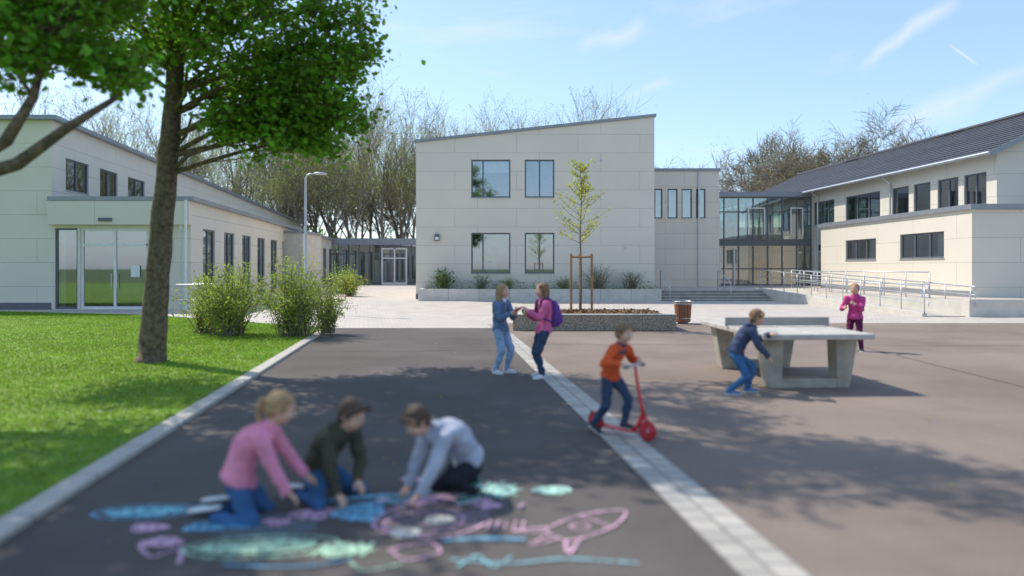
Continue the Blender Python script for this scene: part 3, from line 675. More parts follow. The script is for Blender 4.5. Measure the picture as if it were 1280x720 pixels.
# ------------------------------------------------------------------ chalk drawings
CH={'t':chalkmat('chalk_teal',(.25,.62,.70)),'b':chalkmat('chalk_blue',(.22,.55,.76)),'p':chalkmat('chalk_pink',(.80,.48,.64)),'g':chalkmat('chalk_green',(.45,.70,.50)),'m':chalkmat('chalk_mint',(.48,.80,.68)),'w':chalkmat('chalk_white',(.80,.75,.64)),
    'dp':chalkmat('chalk_dust_pink',(.7,.45,.6),.02,.22),'db':chalkmat('chalk_dust_blue',(.35,.6,.75),.02,.22)}
chalk={k:MB() for k in CH}; zc=[.006]
def nz_(): zc[0]+=.00012; return zc[0]
def blob(k,x,y,rx,ry,rot=0,wob=.12):
    z=nz_(); n=40; ph=random.uniform(0,6); vs=[]
    for i in range(n):
        t=6.2832*i/n; r=1+wob*math.sin(3*t+ph)+wob*.6*math.sin(7*t+2*ph); a=rx*r*math.cos(t);b=ry*r*math.sin(t)
        vs.append((x+a*math.cos(rot)-b*math.sin(rot),y+a*math.sin(rot)+b*math.cos(rot),z))
    chalk[k].add(vs,[tuple(range(n))])
def stroke(k,pts,w):
    z=nz_(); P=[V((p[0],p[1],z)) for p in pts]
    Q=[]
    for i in range(len(P)-1):
        a=P[max(i-1,0)];b=P[i];c=P[i+1];d=P[min(i+2,len(P)-1)]
        for j in range(6):
            t=j/6; Q.append(.5*((2*b)+(c-a)*t+(2*a-5*b+4*c-d)*t*t+(3*b-a-3*c+d)*t**3))
    Q.append(P[-1]); vs=[]
    for i,q in enumerate(Q):
        d=(Q[min(i+1,len(Q)-1)]-Q[max(i-1,0)]).normalized(); n=V((-d.y,d.x,0))*w*.5*random.uniform(.65,1.25); a=q+n;b=q-n; a.z=z;b.z=z; vs+=[a,b]
    chalk[k].add(vs,[(2*i,2*i+1,2*i+3,2*i+2) for i in range(len(Q)-1)])
def ell(k,x,y,rx,ry,w,rot=0,a0=0,a1=6.29):
    stroke(k,[(x+rx*math.cos(a)*math.cos(rot)-ry*math.sin(a)*math.sin(rot),y+rx*math.cos(a)*math.sin(rot)+ry*math.sin(a)*math.cos(rot)) for a in [a0+(a1-a0)*i/14 for i in range(15)]],w)
for a_ in (('dp',-.55,4.78,.4,.3),('db',-1.6,4.6,.4,.22),('db',-.9,5.1,.35,.15)): blob(*a_)
# fish with tail
blob('t',-2.47,4.86,.27,.10,.1,.05); blob('t',-2.07,4.93,.13,.09,.3); ell('b',-2.47,4.86,.34,.14,.022,.1)
blob('p',-2.30,4.56,.12,.08); blob('p',-2.10,4.32,.13,.08); blob('b',-1.95,4.58,.14,.09); blob('b',-1.75,4.63,.13,.08)
stroke('p',[(-2.2,4.25),(-2.05,4.1),(-1.95,4.22),(-1.85,4.0)],.025)
# big green leaf shape with outline
blob('g',-1.5,4.25,.36,.11,.1,.05); ell('g',-1.47,4.25,.45,.17,.024,.1); blob('p',-1.33,4.82,.15,.12,.3); blob('p',-1.52,4.66,.1,.07)
blob('b',-1.02,4.84,.18,.17,.2); blob('g',-.98,4.20,.16,.10)
for i in range(5): stroke('g',[(-1.14+i*.07,4.10),(-1.11+i*.07,4.32)],.02)
stroke('b',[(-1.4,5.05),(-1.15,5.15),(-.9,5.2),(-.6,5.3)],.07); stroke('b',[(-1.2,4.95),(-.85,5.07),(-.6,5.2)],.06)
# pink rings with two pale discs, filled crest
ell('p',-.52,4.72,.38,.32,.024,.35,.3,5.6); ell('p',-.57,4.66,.26,.2,.018,.35,1,6.8); stroke('p',[(-.72,5.0),(-.5,5.16),(-.25,5.08),(-.12,4.92)],.15)
blob('w',-.66,4.47,.10,.09,0,.04); blob('w',-.47,4.70,.10,.08,0,.04)
stroke('b',[(-.42,4.34),(-.2,4.37),(.08,4.36)],.045)
for i in range(5): stroke('p',[(-.16+i*.055,4.52),(-.14+i*.055,4.68)],.014)
blob('m',-.1,5.33,.13,.16,.3,.07); blob('m',.3,5.32,.15,.10,0,.06)
for i in range(9):
    a=i*.698; stroke('m',[(-.1+.14*math.cos(a),5.33+.17*math.sin(a)),(-.1+.18*math.cos(a),5.33+.22*math.sin(a))],.022)
blob('p',-.78,5.6,.08,.07)
r_=.75; c_,s_=math.cos(r_),math.sin(r_)
def rk(a,b): return (.47+a*c_-b*s_,4.60+a*s_+b*c_)
stroke('p',[rk(-.28,.1),rk(-.1,.14),rk(.15,.13),rk(.4,0),rk(.15,-.13),rk(-.1,-.14),rk(-.28,-.1),rk(-.28,.1)],.02)
stroke('p',[rk(-.2,.13),rk(-.42,.24),rk(-.28,.08)],.02); stroke('p',[rk(-.2,-.13),rk(-.42,-.24),rk(-.28,-.08)],.02)
stroke('p',[rk(.08,.13),rk(.1,0),rk(.08,-.13)],.016); stroke('p',[rk(-.3,.04),rk(-.5,0),rk(-.3,-.04)],.016); ell('p',*rk(-.05,0),.06,.06,.014)
stroke('t',[(-.35,4.05),(0,4.0),(.3,4.06),(.7,4.0)],.022); stroke('t',[(-.3,3.95),(-.2,4.1),(-.1,3.95),(0,4.1)],.02); stroke('g',[(-.9,4.02),(-.8,3.9),(-.6,4.0)],.02)
stroke('b',[(-1.6,3.98),(-1.2,3.95),(-.9,4.05)],.02); stroke('p',[(-.7,4.2),(-.5,4.3),(-.42,4.15),(-.6,4.05),(-.72,4.2)],.02)
cd=grp('chalk_drawing')
for k in CH: chalk[k].obj('chalk_marks_'+k,[CH[k]],cd)
mb=MB()
for x,y,a in ((-.95,5.05,.4),(.05,4.9,1.2),(-1.62,5.1,2)): mb.tube([(x,y,.018),(x+.08*math.cos(a),y+.08*math.sin(a),.018)],[.011,.01],8)
mb.obj('chalk_sticks',[pm('chalk_stick',(.7,.5,.6),.9)],smooth=True)

# ------------------------------------------------------------------ people
SKIN=pm('skin',(.66,.40,.29),.5,.06,8,spec=.35); EYEW=pm('eye_white',(.75,.74,.72),.3,.02); IRIS=pm('iris',(.05,.035,.025),.2,.02); LIP=pm('lips',(.5,.2,.17),.5,.03)
def cloth(n,c): return pm(n,c,.9,.16,7,bump=.35,bscale=35,spec=.15)
def remesh(mb,vox,it=5):
    o=mb.obj('tmp',[]); m=o.modifiers.new('r','REMESH'); m.mode='VOXEL'; m.voxel_size=vox
    s=o.modifiers.new('s','SMOOTH'); s.iterations=it; s.factor=.5
    dg=bpy.context.evaluated_depsgraph_get(); e=o.evaluated_get(dg); me=e.to_mesh()
    n=len(me.vertices); v=np.empty(n*3); me.vertices.foreach_get('co',v); v=v.reshape(-1,3); f=[tuple(p.vertices) for p in me.polygons]
    nn=np.empty(n*3); me.vertices.foreach_get('normal',nn); nn=nn.reshape(-1,3)
    e.to_mesh_clear(); md=o.data; bpy.data.objects.remove(o); bpy.data.meshes.remove(md); return v,f,nn
def ik(a,t,l1,l2,h):
    d=t-a; D_=min(d.length,(l1+l2)*.995); dr=d.normalized(); a1=(l1*l1-l2*l2+D_*D_)/(2*D_); hh=math.sqrt(max(l1*l1-a1*a1,0))
    h=V(h); p=h-dr*h.dot(dr); p=p.normalized() if p.length>1e-5 else dr.orthogonal().normalized()
    return a+dr*a1+p*hh,a+dr*D_
def person(name,loc,yaw,H,pose,fit):
    E=grp(name,(loc[0],loc[1],loc[2] if len(loc)>2 else 0),math.radians(yaw))
    B=MB(); lab=[]
    pel=V(pose['pelvis']); sd=V(pose['spine']).normalized(); TL=.315*H; neck=pel+sd*TL
    side=V(pose.get('side',(1,0,0))); side=(side-sd*side.dot(sd)).normalized(); fr=sd.cross(side)
    bend=V(pose.get('bend',(0,-.03,.01)))*H
    hipup=V(pose.get('hipup',(0,0,1))); hipup=(hipup+sd).normalized(); 
    prof=[(-.14,.062,.058),(-.06,.082,.070),(.06,.086,.070),(.22,.078,.062),(.42,.074,.058),(.62,.085,.064),(.80,.092,.062),(.92,.075,.050),(1.0,.038,.036),(1.08,.028,.03)]
    cs=[]
    for t,rx,ry in prof:
        c=pel+sd*TL*t+bend*max(0,4*t*(1-t)) if 0<t<1 else pel+(hipup if t<0 else sd)*TL*t
        cs.append((t,c,rx*H,ry*H))
    bulk=fit.get('bulk',1.08)
    B.loft([(c,side*rx*bulk,fr*ry*bulk) for t,c,rx,ry in cs],18)
    for (t,c,rx,ry),(t2,c2,rx2,ry2) in zip(cs[:-2],cs[1:-1]):
        l='pants' if t2<.1 else 'top'
        for sg in (-.4,.4): lab.append((l,c+side*rx*sg,c2+side*rx2*sg,ry,ry2))
        lab.append((l,c,c2,ry*1.1,ry2*1.1))
    hh=fit.get('head',.158)*H
    hu=V(pose.get('headup',(0,0,1))).normalized(); hf=V(pose.get('look',(0,1,0))); hf=(hf-hu*hf.dot(hu)).normalized(); hs=hf.cross(hu)
    nk2=neck+(sd+hu).normalized()*.035*H; hc=nk2+hu*hh*.46+hf*hh*.10
    B.capsule(neck-sd*.01*H,nk2+hu*hh*.2,.032*H,.028*H)
    lab.append(('skin',neck+sd*.012*H,nk2+hu*hh*.2,.034*H,.03*H))
    ax=(hs,hf,hu)
    B.sphere(hc+hu*hh*.08-hf*hh*.05,hh*.375,hh*.44,hh*.41,ax,nu=20,nv=14); B.sphere(hc-hu*hh*.17+hf*hh*.10,hh*.30,hh*.30,hh*.32,ax,nu=18,nv=12)
    B.sphere(hc-hu*hh*.36+hf*hh*.20,hh*.15,hh*.14,hh*.12,ax)
    B.sphere(hc-hu*hh*.09+hf*hh*.40,hh*.055,hh*.09,hh*.09,ax); B.sphere(hc+hu*hh*.02+hf*hh*.36,hh*.04,hh*.06,hh*.12,ax)
    for sg in (-1,1): B.sphere(hc+hs*sg*hh*.37-hu*hh*.03-hf*hh*.05,hh*.05,hh*.09,hh*.13,ax); B.sphere(hc+hs*sg*hh*.2-hu*hh*.15+hf*hh*.27,hh*.13,hh*.11,hh*.12,ax)
    lab.append(('skin',hc-hu*hh*.1,hc+hu*hh*.1,hh*.42,hh*.42))
    hands=[]
    for i,sg in enumerate((-1,1)):
        sh=pel+sd*TL*.86+side*sg*.105*H*pose.get('shw',1); tgt=V(pose['hands'][i]); 
        el,wr=ik(sh,tgt,.165*H,.142*H,pose.get('elbow',[(-.5,-.6,-.6),(.5,-.6,-.6)])[i])
        k=fit.get('sleeve',1.12)
        B.capsule(sh,el,.038*H*k,.029*H*k); B.capsule(el,wr,.029*H*k,.021*H*k); B.capsule(neck-sd*.035*H,sh,.036*H,.038*H)
        lab.append(('top',sh,el,.04*H*k,.03*H*k)); 
        dw=(wr-el).normalized(); fl=wr-dw*.012*H; lab.append(('top',el,fl,.03*H*k,.024*H*k))
        hd=V(pose['hdir'][i]) if 'hdir' in pose else dw
        hd=(hd.normalized()*.8+dw*.4).normalized()
        pn=V(pose.get('palm',[(0,0,-1),(0,0,-1)])[i]); pn=(pn-hd*pn.dot(hd)).normalized(); pw=hd.cross(pn)
        pl=.052*H; 
        B.loft([(wr,pw*.015*H,pn*.012*H),(wr+hd*pl*.4,pw*.021*H,pn*.012*H),(wr+hd*pl,pw*.024*H,pn*.010*H)],12)
        lab.append(('skin',wr+dw*.004*H,wr+hd*pl,.022*H,.022*H)); hands.append((wr,hd,pn,pw,pl,sg))
    feet=[]
    for i,sg in enumerate((-1,1)):
        hp=pel+side*sg*.052*H-hipup*.02*H; tgt=V(pose['feet'][i])
        kn,an=ik(hp,tgt,.238*H,.225*H,pose.get('knee',[(-.1,1,0),(.1,1,0)])[i]); k=fit.get('leg',1.1)
        B.capsule(hp,kn,.053*H*k,.037*H*k,n=14); B.capsule(kn,kn.lerp(an,.35),.036*H*k,.035*H*k); B.capsule(kn.lerp(an,.35),an,.035*H*k,.025*H*k)
        lab.append(('pants',hp,kn,.055*H*k,.037*H*k)); lab.append(('pants',kn,an,.037*H*k,.028*H*k)); feet.append((an,(an-kn).normalized(),i))
    vx=.0088
    v,f,nn=remesh(B,vx,5)
    D_=np.full(len(v),1e9); LB=np.zeros(len(v),int); names=['top','pants','skin']
    for l,a,b,ra,rb in lab:
        a=np.array(a);b=np.array(b);ab=b-a;t=np.clip(((v-a)@ab)/(ab@ab+1e-12),0,1); d=np.linalg.norm(v-a-t[:,None]*ab,axis=1)-(ra+(rb-ra)*t)
        m=d<D_; D_[m]=d[m]; LB[m]=names.index(l)
    off=np.zeros(len(v))
    sd_=random.uniform(0,100)
    for i in range(len(v)):
        if LB[i]<2:
            p=V(v[i]); w1=mnoise.noise(V((p.x*11+sd_,p.y*11,p.z*16))); w2=mnoise.noise(V((p.x*28+sd_,p.y*28,p.z*42)))
            off[i]=(.0075 if LB[i]==0 else .002)+w1*.012+w2*.005
    v=v+nn*off[:,None]
    fm=[]
    for q in f:
        c=[int(LB[k]) for k in q]; fm.append(max(set(c),key=c.count))
    O=MB(); O.add([tuple(x) for x in v],f,fm)
    for sg in (-1,1):
        e=hc+hs*sg*hh*.155+hf*hh*.345+hu*hh*.02; O.sphere(e,hh*.062,hh*.04,hh*.038,ax,mat=3,nu=10,nv=7); O.sphere(e+hf*hh*.026,hh*.028,hh*.02,hh*.032,ax,mat=4,nu=8,nv=6)
        O.capsule(e+hu*hh*.09-hs*sg*hh*.06+hf*hh*.03,e+hu*hh*.095+hs*sg*hh*.07+hf*hh*.005,hh*.012,hh*.008,6,6)
    O.capsule(hc-hu*hh*.255-hs*hh*.08+hf*hh*.385,hc-hu*hh*.255+hs*hh*.08+hf*hh*.385,hh*.018,hh*.018,5,8)
    for (wr,hd,pn,pw,pl,sg) in hands:
        cur=pose.get('curl',.5)
        for j,(o_,ln) in enumerate(((-.75,.040),(-.26,.045),(.24,.042),(.72,.033))):
            p=wr+hd*pl*.9+pw*o_*.021*H; d=hd.copy()
            for sgm,fr_ in enumerate((.45,.32,.23)):
                ang=cur*(.7+.3*sgm) if sgm else cur*.5
                nd=(d*math.cos(ang)+(pn-d*pn.dot(d)).normalized()*math.sin(ang)).normalized(); d=nd
                q=p+d*ln*H*fr_; O.capsule(p,q,.0060*H*(1-.1*sgm),.0055*H*(1-.12*sgm),2,8); p=q
        tsd=pw*(-sg if pw.dot(side)>0 else sg)
        p=wr+hd*pl*.25+tsd*.014*H; q=p+(hd*.7+tsd*.7+pn*.25).normalized()*.028*H; r=q+(hd*.9+tsd*.2+pn*.3).normalized()*.022*H; O.capsule(p,q,.0085*H,.007*H,2,8); O.capsule(q,r,.007*H,.0055*H,2,8)
    for an,dl,i in feet:
        td=V(pose.get('toes',[(0,1,0),(0,1,0)])[i]).normalized(); up=V((0,0,1)) if abs(td.z)<.75 else V((0,1,0))
        if 'soleup' in pose: up=V(pose['soleup'][i])
        up=(up-td*up.dot(td)).normalized(); sw=td.cross(up); b=an-up*.022*H
        rings=[(-.038,.012,.016,.002),(-.034,.021,.027,.004),(-.01,.026,.034,.008),(.03,.028,.026,.0),(.07,.031,.020,-.004),(.10,.028,.016,-.008),(.118,.016,.010,-.012)]
        O.loft([(b+td*a_*H+up*z_*H,sw*x_*H,up*y_*H) for a_,x_,y_,z_ in rings],14,7)
        rings=[(-.040,.014,.010),(-.03,.024,.012),(.03,.029,.012),(.075,.033,.012),(.108,.027,.011),(.122,.014,.009)]
        O.loft([(b+td*a_*H-up*.018*H,sw*x_*H,up*y_*H*.8) for a_,x_,y_ in rings],14,8)
        O.capsule(an+dl*-.03*H,an+dl*.0*H,.033*H,.030*H,1,12)
    t,c,rx,ry=cs[2]; t2,c2,rx2,ry2=cs[3]; k=bulk*1.10
    hem=fit.get('hem',0)
    O.loft([(c-sd*.03*H*(1+hem),side*rx*k*1.02,fr*ry*k*1.06),(c-sd*.012*H,side*rx*k*1.05,fr*ry*k*1.09),(c,side*rx*k,fr*ry*k*1.02),(c2,side*rx2*k*.98,fr*ry2*k*.98)],20,0,False)
    nb=neck+sd*.0*H
    O.loft([(nb-sd*.012*H,side*.050*H,fr*.050*H),(nb+sd*.008*H,side*.045*H,fr*.047*H),(nb+sd*.024*H,side*.041*H,fr*.043*H),(nb+sd*.026*H,side*.034*H,fr*.036*H),(nb+sd*.0*H,side*.03*H,fr*.03*H)],18,9,False)
    if fit.get('hood'):
        O.loft([(nb-fr*.045*H-sd*.075*H,side*.02*H,fr*.010*H),(nb-fr*.062*H-sd*.05*H,side*.055*H,fr*.024*H),(nb-fr*.062*H-sd*.01*H,side*.068*H,fr*.034*H),(nb-fr*.04*H+sd*.02*H,side*.06*H,fr*.032*H),(nb-fr*.03*H+sd*.03*H,side*.035*H,fr*.02*H)],14,0)
    for (wr,hd,pn,pw,pl,sg) in hands: O.capsule(wr-hd*.022*H,wr-hd*.006*H,.0255*H,.0245*H,0,12)
    if fit.get('zip'):
        pts=[]
        for t,c,rx,ry in cs[2:8]: pts.append(c+fr*(ry*bulk+.009))
        for a_,b_ in zip(pts[:-1],pts[1:]): O.obox(a_-side*.006,side*.012,fr*.004,b_-a_,10)
    if fit.get('yoke'):
        O.loft([(c_+V((0,0,0)),side*rx_*bulk*1.07,fr*ry_*bulk*1.16) for t_,c_,rx_,ry_ in cs[6:8]],18,9,False)
    mats=[fit['top'],fit['pants'],SKIN,EYEW,IRIS,LIP,fit['hairm'],fit['shoe'],WHITE,fit.get('collar',fit['top']),STEEL]
    O.obj('body',mats,E,smooth=True)
    Hh=MB(); hr=fit['hair']
    Hh.sphere(hc+hu*hh*.13-hf*hh*.11,hh*.415,hh*.45,hh*.43,ax,nu=20,nv=14)
    Hh.sphere(hc-hu*hh*.08-hf*hh*.24,hh*.37,hh*.28,hh*.34,ax)
    for sg in (-1,1): Hh.sphere(hc+hs*sg*hh*.30+hu*hh*.08-hf*hh*.04,hh*.12,hh*.22,hh*.22,ax)
    if hr=='short':
        for q in range(7):
            a_=(q-3)*.16; Hh.sphere(hc+hu*hh*(.33-.25*abs(a_))+hs*a_*hh*1.2+hf*hh*(.27-.2*abs(a_)),hh*.11,hh*.12,hh*.10,ax,nu=8,nv=6)
    if hr=='long':
        for sg in (-1,1):
            p=hc+hs*sg*hh*.34-hf*hh*.06+hu*hh*.1; q=hc+hs*sg*hh*.40-hf*hh*.12-hu*hh*.4; r=q-hu*hh*.55+hf*hh*(.05); s2=r-hu*hh*.45+hf*hh*.08
            Hh.capsule(p,q,hh*.13,hh*.13); Hh.capsule(q,r,hh*.13,hh*.12); Hh.capsule(r,s2,hh*.12,hh*.05)
            Hh.sphere(hc+hs*sg*hh*.22+hu*hh*.30+hf*hh*.18,hh*.15,hh*.14,hh*.12,ax)
        p=hc-hf*hh*.32; q=p-hu*hh*.6-hf*hh*.02; r=q-hu*hh*.55
        for sg in (-1,0,1): Hh.capsule(p+hs*sg*hh*.17,q+hs*sg*hh*.2,hh*.2,hh*.16); Hh.capsule(q+hs*sg*hh*.2,r+hs*sg*hh*.18,hh*.16,hh*.06)
    if hr=='pony':
        for sg in (-1,1): Hh.sphere(hc+hs*sg*hh*.18+hu*hh*.31+hf*hh*.16,hh*.16,hh*.13,hh*.11,ax)
        p=hc-hf*hh*.50+hu*hh*.10; q=p-hf*hh*.22-V((0,0,1))*hh*.10; r=q-hf*hh*.10-V((0,0,1))*hh*.45; t=r-V((0,0,1))*hh*.45+hf*hh*.02
        Hh.capsule(hc-hf*hh*.4+hu*hh*.12,p,hh*.12,hh*.08); Hh.capsule(p,q,hh*.08,hh*.11); Hh.capsule(q,r,hh*.11,hh*.10); Hh.capsule(r,t,hh*.10,hh*.04)
    hv,hfc,hn=remesh(Hh,.008,2); o2=np.zeros(len(hv))
    for i in range(len(hv)):
        p=V(hv[i])-hc; u_=p.dot(hs);w_=p.dot(hu);z_=p.dot(hf); an_=math.atan2(u_,z_+hh*.1)
        o2[i]=mnoise.noise(V((an_*9+sd_,w_*10,0)))*.006+mnoise.noise(V((u_*60,w_*25,z_*60)))*.003
    hv=hv+hn*o2[:,None]
    HO=MB(); HO.add([tuple(x) for x in hv],hfc,0); HO.obj('hair',[fit['hairm']],E,smooth=True)
    return E,dict(neck=neck,sd=sd,side=side,fr=fr,hc=hc,TL=TL,pel=pel,hands=hands)
def hairm(n,c): return pm(n,c,.55,.35,30,bump=.6,bscale=90,spec=.4)
BLOND=hairm('hair_blond',(.40,.25,.12)); BROWN=hairm('hair_brown',(.085,.048,.028)); DBLOND=hairm('hair_dark_blond',(.24,.14,.07)); AUB=hairm('hair_auburn',(.24,.12,.06))
DENIM=cloth('denim_light',(.30,.42,.58)); DENIMJ=cloth('denim_jacket',(.13,.2,.32)); DJ=cloth('jeans_dark',(.045,.07,.12)); JB=cloth('jeans_blue',(.055,.14,.29)); PINK=cloth('pink_jacket',(.66,.15,.30)); PINKL=cloth('pink_sweater',(.80,.29,.41))
OLIVE=cloth('olive_jacket',(.075,.075,.05)); GREY=cloth('grey_hoodie',(.42,.45,.53)); BLK=cloth('dark_trousers',(.022,.024,.032)); NAVY=cloth('navy_hoodie',(.06,.08,.14)); ORG=cloth('orange_red_sweater',(.68,.11,.035)); MAG=cloth('magenta_hoodie',(.52,.07,.24)); MAGD=cloth('plum_trousers',(.12,.02,.065)); WT=cloth('white_shirt',(.7,.7,.7))
SHW=cloth('shoe_white',(.65,.65,.66)); SHD=cloth('shoe_dark',(.05,.05,.06)); SHB=cloth('shoe_blue',(.12,.2,.35)); SHG=cloth('shoe_green',(.1,.22,.2)); PURP=cloth('backpack_purple',(.14,.06,.25))
E,i1=person('girl',(-.17,11.3),-125,1.40,dict(pelvis=(0,0,.70),spine=(.0,.03,1),look=(-.15,1,-.18),feet=[(-.10,.03,.062),(.085,-.05,.062)],toes=[(-.2,1,0),(.25,1,0)],hands=[(-.06,.24,.98),(.09,.25,.95)],palm=[(1,0,.2),(-1,0,.2)],curl=.7),dict(top=DENIMJ,pants=DENIM,hairm=BLOND,hair='long',shoe=SHW,collar=WT,zip=1,hem=.6,head=.15))
mb=MB(); mb.obox((-.05,.30,.98),(.14,.02,0),(0,.08,.06),(0,0,.012)); mb.obj('paper_card',[pm('card_red',(.55,.08,.08),.6,.1)],E)
E,i2=person('girl',(.47,10.9),108,1.43,dict(pelvis=(0,0,.715),spine=(0,.0,1),look=(.05,1,-.1),feet=[(-.12,.06,.063),(.10,-.03,.063)],toes=[(-.35,1,0),(.2,1,0)],hands=[(-.05,.25,1.0),(.10,.22,.95)],palm=[(1,0,.2),(-1,0,.2)],curl=.6),dict(top=PINK,pants=DJ,hairm=AUB,hair='long',shoe=SHW,collar=PINK,hood=1,zip=1,head=.148,hem=.8))
mb=MB(); n0=V(i2['pel'])+i2['sd']*.10; 
mb.loft([(n0+V((0,-.16,-.06)),(.11,0,0),(0,.05,0)),(n0+V((0,-.175,-.03)),(.145,0,0),(0,.085,0)),(n0+V((0,-.18,.12)),(.15,0,0),(0,.10,0)),(n0+V((0,-.17,.26)),(.135,0,0),(0,.085,0)),(n0+V((0,-.155,.34)),(.08,0,0),(0,.045,0))],16)
mb.loft([(n0+V((0,-.27,-.01)),(.09,0,0),(0,.02,0)),(n0+V((0,-.285,.02)),(.1,0,0),(0,.035,0)),(n0+V((0,-.285,.12)),(.1,0,0),(0,.03,0)),(n0+V((0,-.26,.14)),(.08,0,0),(0,.02,0))],12,1)
for sg in (-1,1):
    mb.tube([n0+V((sg*.08,-.11,.34)),n0+V((sg*.095,-.02,.395)),n0+V((sg*.095,.075,.33)),n0+V((sg*.11,.085,.2)),n0+V((sg*.13,.03,.08)),n0+V((sg*.12,-.1,.02))],[.017]*6,6,0)
mb.obj('backpack',[PURP,cloth('backpack_lilac',(.3,.12,.38))],E,smooth=True)
# scooter + rider
sc=grp('kick_scooter',(1.08,7.08,0),math.radians(-134)); mb=MB()
def wheel(y,r=.095):
    n=20; 
    for rr_,w_,m_ in ((r,.016,1),(r*.62,.018,0)):
        mb.loft([((-w_,y,r),(0,rr_*.9,0),(0,0,rr_*.9)),((-w_*.6,y,r),(0,rr_,0),(0,0,rr_)),((w_*.6,y,r),(0,rr_,0),(0,0,rr_)),((w_,y,r),(0,rr_*.9,0),(0,0,rr_*.9))],n,m_)
    mb.loft([((-.024,y,r),(0,.02,0),(0,0,.02)),((.024,y,r),(0,.02,0),(0,0,.02))],10,2)
wheel(-.32);wheel(.30)
mb.loft([((0,-.22,.075),(.03,0,0),(0,0,.012)),((0,-.18,.07),(.062,0,0),(0,0,.014)),((0,.12,.07),(.062,0,0),(0,0,.014)),((0,.16,.075),(.03,0,0),(0,0,.014))],12,0)
mb.tube([(0,.13,.075),(0,.19,.13),(0,.235,.24)],[.02,.02,.02],10,0)
for x in (-.032,.032): mb.tube([(x,-.32,.088),(x,-.2,.075)],[.01,.012],8,0); mb.tube([(x,.30,.088),(x,.275,.19),(x*.4,.262,.22)],[.01,.011,.011],8,0)
mb.tube([(0,.265,.2),(0,.225,.34),(0,.185,.52),(0,.155,.70)],[.021,.018,.015,.014],10,0)
mb.tube([(-.17,.145,.70),(-.06,.155,.71),(.06,.155,.71),(.17,.145,.70)],[.012]*4,8,2)
for sg in (-1,1): mb.tube([(sg*.17,.145,.70),(sg*.10,.15,.703)],[.018,.017],10,3)
mb.loft([((0,-.40,.12),(.02,0,0),(0,0,.003)),((0,-.37,.195),(.022,0,0),(0,.003,.003)),((0,-.30,.208),(.022,0,0),(0,0,.003)),((0,-.24,.17),(.02,0,0),(0,0,.003))],8,0)
mb.obj('scooter',[pm('scooter_red',(.62,.03,.035),.35,.05,spec=.5),pm('tyre_red',(.45,.03,.04),.6,.1),STEEL,INT],sc,smooth=True)
E,i3=person('boy',(1.08,7.08),-134,1.09,dict(pelvis=(0,-.13,.575),spine=(0,.38,1),look=(.1,1,-.45),headup=(0,.15,1),feet=[(-.01,.02,.125),(.11,-.26,.10)],toes=[(0,1,0),(.1,1,-.45)],knee=[(-.1,1,.1),(.1,1,.1)],hands=[(-.15,.085,.735),(.15,.085,.735)],hdir=[(.1,1,-.3),(-.1,1,-.3)],palm=[(0,-.2,-1),(0,-.2,-1)],elbow=[(-.8,-.4,-.6),(.8,-.4,-.6)],curl=1.0),dict(top=ORG,pants=DJ,hairm=DBLOND,hair='short',shoe=SHD,collar=NAVY,yoke=1,head=.168))
E,i4=person('boy',(3.02,9.5),-98,1.27,dict(pelvis=(0,-.06,.53),spine=(0,.62,1),look=(0,1,-.25),headup=(0,.25,1),feet=[(-.11,.10,.055),(.12,-.17,.055)],toes=[(-.1,1,0),(.1,1,0)],knee=[(-.15,1,.1),(.15,1,.1)],hands=[(-.13,.40,.76),(.14,.32,.50)],palm=[(0,0,-1),(-.3,0,-1)],elbow=[(-.6,-.2,-.6),(.6,-.5,-.4)],curl=.4),dict(top=NAVY,pants=JB,hairm=DBLOND,hair='short',shoe=SHB,hood=1,head=.163,bulk=1.16))
E,i5=person('girl',(6.86,14.4),145,1.34,dict(pelvis=(0,0,.67),spine=(0,.04,1),look=(.1,1,-.25),feet=[(-.12,.02,.06),(.10,-.04,.06)],toes=[(-.25,1,0),(.3,1,0)],hands=[(-.04,.24,.93),(.16,.22,.86)],palm=[(1,0,0),(-1,0,0)],curl=.8),dict(top=MAG,pants=MAGD,hairm=BLOND,hair='pony',shoe=SHD,hood=1,head=.155,bulk=1.15,hem=.5))
# chalk children
E,i6=person('girl',(-1.80,4.78),-84,1.26,dict(pelvis=(0,0,.245),spine=(0,.55,1),bend=(0,-.05,.02),look=(0,1,-.6),headup=(0,.4,1),feet=[(-.09,-.12,.05),(.11,-.14,.05)],toes=[(0,-1,-.08),(.1,-1,-.08)],soleup=[(0,.1,-1),(0,.1,-1)],knee=[(-.25,1,-.35),(.25,1,-.35)],hands=[(-.12,.45,.16),(.14,.38,.075)],hdir=[(0,1,-.4),(0,1,-.5)],palm=[(0,-.3,-1),(0,-.3,-1)],elbow=[(-.5,-.4,0),(.5,-.5,0)],curl=.45),dict(top=PINKL,pants=JB,hairm=BLOND,hair='pony',shoe=SHD,head=.165,bulk=1.2))
E,i7=person('boy',(-1.38,5.2),-122,1.22,dict(pelvis=(0,0,.20),spine=(0,.66,.86),bend=(0,-.05,.02),look=(-.1,1,-.6),headup=(0,.4,1),feet=[(-.15,-.08,.05),(.14,-.06,.05)],toes=[(0,-1,-.08),(.1,-1,-.08)],soleup=[(0,.1,-1),(0,.1,-1)],knee=[(-.45,1,-.3),(.45,1,-.3)],hands=[(-.02,.34,.16),(.16,.34,.07)],hdir=[(0,1,-.4),(0,1,-.5)],palm=[(0,-.3,-1),(0,-.3,-1)],elbow=[(-.8,-.3,0),(.8,-.4,0)],curl=.5),dict(top=OLIVE,pants=JB,hairm=BROWN,hair='short',shoe=SHD,head=.17,bulk=1.22,hood=1))
